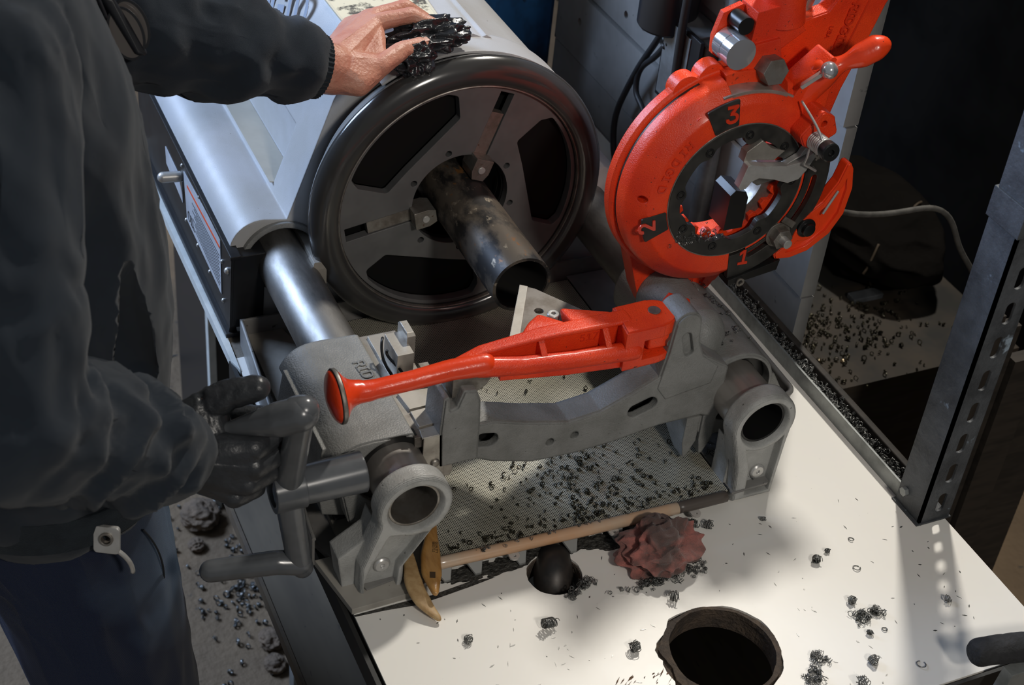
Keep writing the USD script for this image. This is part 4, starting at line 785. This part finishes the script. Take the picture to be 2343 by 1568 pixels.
obj('front_plate', box(370.6, 372, 524, 590, 6, 116), 'box_steel', jb, smooth=None)
for z, y in ((80, 582), (46, 530)): obj('screw_hole', cyl((370.4, y, z), (372, y, z), 2.2), 'black_oxide', jb)
cd = thing('conduit', 'grey vertical steel conduit beside the junction box', 'conduit', (412, 486, 100))
obj('pipe', cyl((408, 484, -190), (408, 484, 470), 13, n=28), 'box_steel', cd)
obj('strap', box(392, 424, 476, 492, 230, 244), 'box_steel', cd, smooth=None)
for pts, lb, r in (([(371, 588, 112), (384, 612, 100), (396, 640, 66), (402, 690, -8), (404, 728, -80), (404, 744, -130), (402, 735, -170), (400, 715, -196)], 'black cable looping left from the top of the junction box', 5),
                  ([(371, 586, 76), (388, 620, 50), (400, 664, 10), (404, 698, -36), (402, 692, -56), (400, 668, -66), (398, 640, -90), (400, 600, -150)], 'black cable bending back sharply below the junction box', 4.5),
                  ([(372, 540, 460), (366, 536, 300), (362, 535, 190), (364, 539, 128), (366, 540, 60), (372, 538, -40), (386, 536, -150)], 'black cable hanging straight down in front of the junction box', 6)):
    obj('cable', sweep(spline(pts, 50), r, 10), 'cable_black', smooth=True, label=lb, category='cable')
obj('orange_pole', cyl((404, 590, 60), (396, 606, -196), 6), 'orange_pole', label='thin orange pole leaning beside the junction box', category='pole')
can = thing('black_can', 'dark round can hanging on the board partition above the cables', 'can', (385, 604, 150))
obj('can_body', lathe([(0, 0), (38, 0), (41, 4), (41, 150), (38, 150), (38, 6), (0, 6)], (380, 606, 96), (0, 0, 1), 40), 'plastic_black', can)
obj('hanger', box(418, 425, 598, 614, 150, 236), 'box_steel', can, smooth=None)
# dark corner to the right of the bench
crate = thing('wooden_crate', 'dirty wooden crate with a pale board top beside the bench', 'crate', (760, 540, -H))
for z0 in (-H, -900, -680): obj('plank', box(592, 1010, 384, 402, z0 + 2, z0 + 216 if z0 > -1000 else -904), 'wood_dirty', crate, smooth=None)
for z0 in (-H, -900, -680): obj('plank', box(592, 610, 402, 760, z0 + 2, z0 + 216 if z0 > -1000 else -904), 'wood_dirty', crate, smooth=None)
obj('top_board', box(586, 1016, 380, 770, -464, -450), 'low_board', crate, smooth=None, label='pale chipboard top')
pile('crate_shavings', [(ng.normal(740, 75), ng.normal(510, 55), -450) for _ in range(300)], 'shaving_oily', 'dark litter of shavings on the crate top', rr=(1.4, 4), tt=(.6, 1.6), wire=(.8, 1.8))
obj('steel_offcut', rbox(812, 872, 566, 588, -450, -440, 1.5, 6), 'post_grey', label='small flat grey steel offcut lying on the crate', category='offcut')
for (x, y, lb) in ((705, 438, 'tiny bright bead on the front of the crate top'), (668, 452, 'tiny tan bead on the front left of the crate top')): obj('bead', sph((x, y, -447), 4, 14), 'brass_glint', label=lb, category='bead')
v, f = crumple(np.array([0, 0, 0.]), np.array([130, 200, 80]), 9, .25, .02); bagv = v + np.array([905, 700, -380]); bagv[:, 2] = np.maximum(bagv[:, 2], -449)
bag = thing('tool_bag', 'dark leather tool bag with a stitched edge on the crate', 'bag', (905, 700, -450)); obj('bag_body', (bagv, f), 'bag_dark', bag, smooth=45)
vb = np.array(bagv); sel = [vb[np.argmin(np.hypot(vb[:, 0] - x, vb[:, 1] - y) - .002 * vb[:, 2])] for x, y in zip(np.linspace(800, 960, 9), np.linspace(560, 640, 9))]
obj('stitching', sweep(spline(np.array(sel) + [0, -2, 3], 40), 2.2, 6), 'stitch', bag, smooth=True)
obj('cable', sweep(spline([(430, 255, 40), (510, 300, -42), (612, 304, -62), (668, 302, -66), (702, 302, -92), (728, 300, -136), (762, 300, -180), (800, 300, -235), (840, 305, -330), (860, 330, -448)], 60), 4.2, 8), 'cable_grey', smooth=True, label='thin dusty grey cable drooping across the dark corner', category='cable')
lean = thing('plank_stack', 'rough dirty planks standing upright in the dark beyond the slotted post', 'planks', (730, 160, -H))
for x0, x1, y0, zt_ in ((640, 702, 152, -150), (706, 744, 158, -180), (748, 800, 150, -240), (806, 880, 160, -120)): obj('plank', box(x0, x1, y0, y0 + 20, -H, zt_), 'wood_dirty', lean, smooth=None)
# ------------------------------------------------------------------ litter on the floor and the red cloth
for i, (x, y, r, lb) in enumerate(((-190, 1085, 42, 'large brown lump of broken concrete beside the lower shelf'), (-150, 745, 26, 'pale broken concrete lump low beside the shelf lip'), (-160, 690, 22, 'smaller concrete lump nearest the bottom of the picture'), (-215, 1020, 18, 'small stone beside the large concrete lump'))):
    v, f = crumple(np.array([x, y, -H + r * .5]), np.array([r, r * 1.1, r * .7]), 30 + i, .3, .03, 4); v[:, 2] = np.maximum(v[:, 2], -H + .1)
    obj('rubble', (v, f), 'stone', smooth=40, label=lb, category='rubble')
obj('rusty_scrap', hull(box(-240, -170, 1180, 1260, -H, -H + 6), box(-225, -185, 1195, 1235, -H, -H + 22)), 'rust', label='flat rusty scrap of iron on the floor behind the rubble', category='scrap')
pile('floor_shavings', [(ng.normal(-165, 22), ng.normal(905, 45), -H) for _ in range(70)] + [(ng.uniform(-260, -120), ng.uniform(640, 1300), -H) for _ in range(90)], 'shaving', 'shavings and grit littering the concrete floor beside the bench', rr=(2.5, 6), wire=(.8, 1.8))
obj('cord', sweep(spline([(-420, 1540, -H + 3), (-300, 1560, -H + 3), (-140, 1600, -H + 3), (-30, 1640, -H + 3), (-20, 1700, -H + 60), (-30, 1760, -H + 3)], 40), 3.5, 8), 'cable_grey', smooth=True, label='thin pale cord lying across the concrete floor', category='cord')
v, f = crumple(np.array([-262, 925, -190.]), np.array([20, 45, 20]), 15, .4, .05, 4); v[:, 2] = np.maximum(v[:, 2], -199.8)
obj('red_cloth', (v, f), 'rag_red', smooth=45, label='small faded red cloth at the far left end of the bench', category='cloth')
bn = thing('floor_locker', 'black open locker with a pale blue edge standing on the floor under the bench', 'locker', (-20, 1250, -H))
obj('shell', box(-140, 122, 1120, 1420, -H, -545), 'plastic_black', bn, smooth=None)
obj('edge_trim', box(-153, -140, 1112, 1130, -H, -545), 'edge_white', bn, smooth=None, label='pale blue-grey front edge')

# ------------------------------------------------------------------ the operator
per = thing('person', 'person in dark sweatshirt and jeans, gloved hand on the crank, bare hand on the wheel', 'person', (-545, 300, -H))
RS, RE, RW = (-562, 118, 408), (-602, -58, 182), (-440, 56, 6)
LS, LE, LW = (-545, 505, 420), (-405, 402, 292), (-172, 402, 207)
def ch(*j): return bonehull([(np.array(p, float), r) for p, r in j], 16)
def finger(pts, r): return bonehull([(np.array(p, float), q) for p, q in zip(pts, r)], 14)
# bare left hand resting on the wheel, pinching the crumpled glove
Lf = {'index': ([(-99, 458, 229), (-58, 458, 233), (-34, 447, 222), (-18, 436, 209)], (10.5, 9.5, 8.8, 7.6)),
      'middle': ([(-94, 482, 224), (-52, 492, 226), (-30, 488, 210), (-18, 478, 198)], (10.5, 9.6, 8.8, 7.6)),
      'ring': ([(-97, 503, 212), (-60, 515, 212), (-40, 508, 196), (-30, 498, 186)], (10, 9.2, 8.4, 7.4)),
      'little': ([(-106, 518, 197), (-76, 530, 196), (-58, 524, 182), (-48, 514, 173)], (9, 8.2, 7.6, 6.8)),
      'thumb': ([(-150, 392, 201), (-118, 395, 208), (-86, 412, 215), (-56, 424, 213)], (15, 12.5, 10.5, 8.4))}
lh = [hull(*[sph(p, r, 14) for p, r in ((LW, 26), ((-104, 456, 224), 13), ((-100, 482, 220), 12))], ), hull(sph(LW, 25, 14), sph((-100, 482, 220), 12, 14), sph((-112, 516, 198), 11, 14)),
      hull(sph(LW, 26, 14), sph((-148, 384, 198), 17, 14), sph((-118, 398, 206), 13, 14)), hull(sph((-148, 384, 198), 16, 14), sph((-122, 440, 212), 15, 14), sph(LW, 24, 14)),
      hull(sph((-118, 398, 206), 9, 14), sph((-104, 446, 222), 9, 14), sph((-136, 418, 208), 14, 14))]
for k in Lf: lh += finger(*Lf[k])
Rf = {'index': ([(-374, 26, 22), (-347, 42, 20), (-351, 68, 20), (-372, 78, 20)], (12.5, 11, 10, 9)),
      'middle': ([(-376, 20, 4), (-349, 34, 0), (-352, 60, 0), (-374, 72, 0)], (12.5, 11, 10, 9)),
      'ring': ([(-384, 18, -14), (-358, 32, -19), (-360, 56, -18), (-380, 68, -16)], (12, 10.5, 9.5, 8.5)),
      'little': ([(-396, 20, -30), (-372, 32, -36), (-373, 52, -34), (-390, 62, -30)], (11, 9.5, 8.6, 7.6)),
      'thumb': ([(-432, 66, 34), (-408, 68, 50), (-384, 61, 63), (-362, 52, 73)], (17, 14, 12.5, 10.5))}
rh = [hull(*[sph(p, r, 14) for p, r in ((RW, 28), ((-376, 27, 21), 13), ((-396, 24, -29), 12))]), hull(*[sph(p, r, 14) for p, r in ((RW, 30), ((-376, 24, 4), 14), ((-388, 22, -16), 13))]), hull(sph(RW, 28, 14), sph((-430, 66, 36), 18, 14), sph((-404, 50, 18), 17, 14), sph((-409, 68, 49), 14, 14))]
for k in Rf: rh += finger(*Rf[k])
HC = np.array([-515, 318, 668.])
head = [hull(sph(HC + [0, 0, 25], 88), sph(HC + [-22, 0, 20], 90), sph(HC + [30, 0, -55], 52), sph(HC + [45, 0, -70], 34)), hull(sph(HC + [84, 0, 10], 10, 12), sph(HC + [98, 0, -14], 11, 12), sph(HC + [80, 0, -20], 14, 12)),
        hull(sph(HC + [76, -22, -50], 8, 10), sph(HC + [80, 22, -50], 8, 10)), *[hull(sph(HC + [-4, s * 88, 12], 14, 12), sph(HC + [2, s * 88, -22], 9, 12)) for s in (-1, 1)],
        *[hull(sph(HC + [74, s * 18, 26], 9, 10), sph(HC + [62, s * 52, 22], 9, 10)) for s in (-1, 1)], hull(sph((-535, 318, 480), 66), sph(HC + [-10, 0, -60], 60))]
torso = [hull(sph((-555, 200, 330), 95), sph((-555, 440, 330), 95), sph((-545, 210, 120), 100), sph((-545, 420, 120), 100)), hull(sph((-545, 210, 120), 100), sph((-545, 420, 120), 100), sph((-548, 205, -110), 104), sph((-548, 405, -110), 104)),
         hull(sph(RS, 52), sph(LS, 52), sph((-545, 318, 470), 60), sph((-555, 220, 330), 90), sph((-555, 420, 330), 90))]
legs = ch(((-540, 200, -130), 96), ((-478, 178, -610), 62), ((-505, 170, -1060), 44)) + ch(((-540, 400, -130), 96), ((-478, 420, -610), 62), ((-505, 430, -1060), 44))
feet = [hull(sph((-520, y, -1085), 38), sph((-400, y, -1098), 30)) for y in (168, 432)]
body = smooth_body(torso + head + legs + feet + ch((RS, 50), (RE, 42), (RW, 30)) + ch((LS, 50), (LE, 42), (LW, 29)) + lh + rh, 5.5, 6)
v = np.array(body.vertices)                        # knuckle creases and tendons on the bare hand
near = v[:, 0] > -175
nn = np.array(body.vertex_normals)
q = meshkit.fbm(v / 9.0, 3, 4) - .5
v[near] += nn[near] * (q[near] * 1.6)[:, None]
obj('body', (v, np.array(body.faces)), 'skin', per, smooth=True, label='bare left hand, head and skin')
eyes = [obj('eye', sph(HC + [76, s * 33, 8], 11, 20), 'label_white', per, smooth=True) for s in (-1, 1)]
for s, e_ in zip((-1, 1), eyes): obj('iris', sph(HC + [84, s * 33, 7], 5, 14), 'black_oxide', e_, smooth=True)
obj('hair', smooth_body([hull(sph(HC + [-4, 0, 38], 90), sph(HC + [-34, 0, 20], 88), sph(HC + [-40, 0, -40], 66))], 9, 4), 'hair', per, smooth=True)
for nm, P in (('thumb', Lf['thumb'][0]), ('index', Lf['index'][0])):
    a, b = np.array(P[2], float), np.array(P[3], float); d_ = (b - a) / np.linalg.norm(b - a); up_ = np.array([-.35, -.35, .85]) if nm == 'thumb' else np.array([-.1, -.1, 1.0])
    up_ = up_ - d_ * (up_ @ d_); up_ /= np.linalg.norm(up_)
    obj('nail', hull(*[sph(b + d_ * t + up_ * 6.6 + np.cross(d_, up_) * s, 1.3, 8) for t in (-6, 4) for s in (-3.6, 3.6)]), 'nail', per, smooth=True)

# sweatshirt: one surface with folds
def fold(t, fns):
    v = np.array(t.vertices); n = np.array(t.vertex_normals); d = np.zeros(len(v))
    for fn in fns: d += fn(v)
    t2 = trimesh.Trimesh(v + n * d[:, None], t.faces, process=False); trimesh.smoothing.filter_taubin(t2, lamb=.5, nu=.51, iterations=2); return t2
def along(v, a, b):
    a, b = np.array(a, float), np.array(b, float); L = np.linalg.norm(b - a); u = (b - a) / L; s = (v - a) @ u
    return s / L, np.linalg.norm(v - a - s[:, None] * u, axis=1), L
def sleeve_folds(a, b, rad, amp, n, s0, s1, seed):
    def fn(v):
        s, dist, L = along(v, a, b); w = np.clip((s - s0) / .12, 0, 1) * np.clip((s1 - s) / .08, 0, 1) * np.clip((rad * 1.35 - dist) / 14, 0, 1)
        ph = meshkit.fbm(v / 48.0 + seed, 2, seed) * 9 + meshkit.noise(v / 19.0, seed + 2) * 1.4
        return amp * w * (np.sin(s * n * 6.283 + ph) * .6 + (1 - 2 * np.abs(np.sin(s * n * 2.3 + ph * .7))) * .5)
    return fn
def drape(amp, seed, scale, lo=None):
    def fn(v):
        q = np.stack([v[:, 0] / 60 + v[:, 2] / 190, v[:, 1] / 60 - v[:, 2] / 170, v[:, 2] / 210], 1) * scale
        r_ = 1 - 2 * np.abs(2 * meshkit.fbm(q + seed, 2, seed) - 1); return amp * r_
    return fn
def level(z, x, y0, y1, r): return [sph((x, y0, z), r, 28), sph((x, y1, z), r, 28)]
lv = [level(452, -548, 270, 366, 66), level(405, -552, 185, 440, 82), level(300, -556, 205, 425, 122), level(160, -546, 205, 415, 129), level(20, -544, 205, 405, 129), level(-70, -548, 205, 405, 124)]
tops = [hull(*a, *b) for a, b in zip(lv[:-1], lv[1:])] + [hull(sph(RS, 66, 24), sph((-552, 240, 425), 70, 24)), hull(sph(LS, 66, 24), sph((-550, 400, 425), 70, 24))]
tops += ch((RS, 66), ((-585, 20, 290), 62), (RE, 60)) + ch((RE, 58), ((-520, 0, 95), 58), ((-462, 40, 30), 47))
tops += ch((LS, 70), ((-455, 445, 345), 64), (LE, 62)) + ch((LE, 61), ((-300, 402, 254), 55), ((-236, 402, 230), 47), ((-222, 402, 225), 41))
sw = smooth_body(tops, 8.5, 14)
sw = fold(sw, [sleeve_folds(RE, (-462, 40, 30), 60, 10, 3.2, .0, 1.0, 3), sleeve_folds(RS, RE, 66, 4.5, 1.6, .45, 1.1, 5), sleeve_folds(LE, (-202, 402, 218), 60, 8.5, 2.3, .0, .93, 8), sleeve_folds(LS, LE, 68, 5, 1.4, .3, 1.1, 9), drape(8.0, 2, 1.0), drape(2.4, 6, 2.4)])
# the opening of the front pouch pocket
q_ = sw.vertices; mf = Manifold(__import__('manifold3d').Mesh(vert_properties=np.array(sw.vertices, np.float32), tri_verts=np.array(sw.faces, np.uint32)))
cutter = hull(sph((-462, 92, 214), 5, 14), sph((-486, 112, 150), 16, 16), sph((-470, 108, 150), 14, 16), sph((-496, 100, 70), 22, 16), sph((-462, 112, 70), 20, 16), sph((-455, 104, 130), 10, 14))
if mf.num_tri() > 0: sw = (mf - cutter)
obj('sweatshirt', sw, 'sweatshirt', per, smooth=True, label='dark blue-grey sweatshirt with folded sleeves')
def band(c, axis, r0, r1, h, ribs, amp=.7):
    n = ribs * 4; a = np.linspace(0, 2 * np.pi, n, endpoint=False); rows = []
    for t, rr in ((0, .86), (.02, 1.0), (.5, 1.02), (.97, 1.0), (1, .86)):
        r = (r0 + (r1 - r0) * t) * rr + amp * np.cos(a * ribs); rows.append(np.c_[r * np.cos(a), r * np.sin(a), np.full(n, h * t)])
    v = np.vstack(rows); f = []
    for i in range(4):
        for j in range(n): k = (j + 1) % n; f += [(i * n + j, i * n + k, i * n + n + k), (i * n + j, i * n + n + k, i * n + n + j)]
    return place((v, np.array(f)), c, axis)
ax = np.array(LW, float) - np.array((-300, 402, 254.)); ax /= np.linalg.norm(ax)
obj('cuff', band(np.array([-230, 402, 228.]), ax, 41, 35, 48, 44), 'rib_knit', per, smooth=50, label='ribbed cuff above the bare hand')
obj('cuff_seam', lathe([(40.5, 0), (42.5, 0), (42.5, 3), (40.5, 3)], np.array([-231, 402, 228.]), ax, 48), 'seam', per)
axr = np.array(RW, float) - np.array((-520, 0, 95.)); axr /= np.linalg.norm(axr)
obj('cuff', band(np.array([-470, 36, 37.]), axr, 46, 42, 34, 44), 'rib_knit', per, smooth=50, label='ribbed cuff above the gloved hand')
gl_ = smooth_body([hull(sph(np.array(RW) - axr * 22, 38, 18), sph(RW, 34, 18))] + [m for m in rh] + [sph((-408, 46, 14), 22, 16)], 3.6, 5)
v = np.array(gl_.vertices); n = np.array(gl_.vertex_normals)
tw = np.exp(-((np.linalg.norm(v - np.array([-392, 68, 66]), axis=1)) / 34) ** 2)
rid = 1 - 2 * np.abs(2 * meshkit.fbm(np.c_[v[:, 0] / 7, v[:, 1] / 26, (v[:, 2] + v[:, 0] * .4) / 20], 2, 3) - 1)
v += n * (1.6 + rid * (.6 + 2.2 * tw))[:, None]
obj('glove', (v, np.array(gl_.faces)), 'nitrile', per, smooth=True, label='black nitrile glove on the cranking hand')
je = ch(((-542, 205, -125), 110), ((-484, 182, -600), 84), ((-500, 172, -1040), 66)) + ch(((-542, 402, -125), 110), ((-484, 420, -600), 84), ((-500, 430, -1040), 66)) + [hull(sph((-545, 205, -70), 112), sph((-545, 402, -70), 112), sph((-540, 205, -180), 108), sph((-540, 402, -180), 108))]
je = fold(smooth_body(je, 10, 10), [drape(3.4, 12, 1.5)])
obj('jeans', je, 'jeans', per, smooth=True, label='blue jeans faded at the hip')
def ringat(z, x, y0, y1, r, h, grow=0):
    pts = [(x + (r) * math.cos(t), (y0 if math.sin(t) < 0 else y1) + r * math.sin(t)) for t in np.linspace(0, 2 * np.pi, 72)]
    p = Polygon(pts); return exZ(p - p.buffer(-4), z, z + h)
obj('belt', ringat(-124, -545, 205, 402, 118, 34), 'belt', per, smooth=40)
for y in (84,): pass
obj('hem_band', ringat(-112, -547, 205, 405, 128, 40), 'rib_knit', per, smooth=40)
obj('pocket_seam', sweep(spline([(-470, 112, -140), (-452, 120, -200), (-448, 140, -262), (-446, 160, -300)], 30), 1.2, 6), 'seam', per, smooth=True)
obj('collar', lathe([(66, 0), (74, 0), (72, 22), (66, 24)], (-542, 318, 488), (.12, 0, 1), 48), 'rib_knit', per, smooth=40)
for y in (168, 432): obj('boot', smooth_body([hull(sph((-525, y, -1082), 46), sph((-390, y, -1096), 33), sph((-380, y, -1102), 27)), hull(sph((-510, y, -1000), 54), sph((-518, y, -1080), 48))], 9, 4) , 'boot', per, smooth=True)
# things he carries
g = thing('crumpled_glove', 'crumpled black nitrile glove pinched in the bare hand on top of the wheel', 'glove', (-45, 440, 205))
v, f = crumple(np.array([-40, 446, 212.]), np.array([58, 34, 25]), 41, .45, .024); obj('bundle', (v, f), 'nitrile_shiny', g, smooth=50)
v, f = crumple(np.array([-68, 418, 200.]), np.array([34, 24, 26]), 47, .45, .024); obj('cuff', (v, f), 'nitrile_shiny', g, smooth=50)
ey = thing('eyeglasses', 'dark-framed eyeglasses hanging from the collar of the sweatshirt', 'eyeglasses', (-412, 360, 330))
yl = np.array([.15, -.78, -.5]); yl /= np.linalg.norm(yl)
gd = np.array([-.25, -.9, .25]); gL = np.array([.32, .05, -1.0]); gu = np.cross(gd, gL)
for dy in (0, 1):
    c = np.array([-410, 324, 318.]) + np.array([7, 9, 3.]) * dy
    lens = CS(Polygon([(25 * math.cos(t) * (1 + .08 * math.cos(2 * t)), 15 * math.sin(t)) for t in np.linspace(0, 6.283, 40)]))
    fr = CS(Polygon([(27 * math.cos(t), 17 * math.sin(t)) for t in np.linspace(0, 6.283, 40)]) - Polygon([(24.5 * math.cos(t), 14.5 * math.sin(t)) for t in np.linspace(0, 6.283, 40)]))
    obj('lens', place(lens.extrude(1.4), c, gd, gu), 'glass_dark', ey, smooth=40); obj('frame', place(fr.extrude(2.6), c - gd, gd, gu), 'plastic_black', ey, smooth=40)
obj('temple_arm', hull(sph((-426, 334, 352), 3.4, 8), sph((-420, 332, 350), 3.4, 8), sph((-402, 316, 302), 4, 8), sph((-396, 316, 300), 3.4, 8)), 'plastic_black', ey, smooth=40)
obj('temple_arm', hull(sph((-432, 340, 352), 2.2, 8), sph((-416, 326, 296), 2.2, 8)), 'plastic_black', ey, smooth=40)
clp = thing('belt_clip', 'silver metal clip with a round hole hooked on the belt', 'clip', (-523, 74, -104))
d_ = np.array([-.45, -.85, .25])
obj('plate', place(CS(fillet([(-13, -15), (13, -15), (13, 15), (-13, 15)], 4) - Point(0, 2).buffer(6.5)).extrude(5), (-512, 76, -104), d_), 'steel_bright', clp, smooth=40)
obj('bezel', lathe([(5, 0), (7.2, 0), (7.2, 7), (5, 7)], np.array([-512, 76, -102.]), d_, 28), 'steel_dull', clp)
obj('hook', sweep(spline([(-508, 72, -116), (-500, 68, -124), (-494, 66, -136), (-492, 66, -150)], 16), 2.6, 8), 'steel_bright', clp, smooth=True)
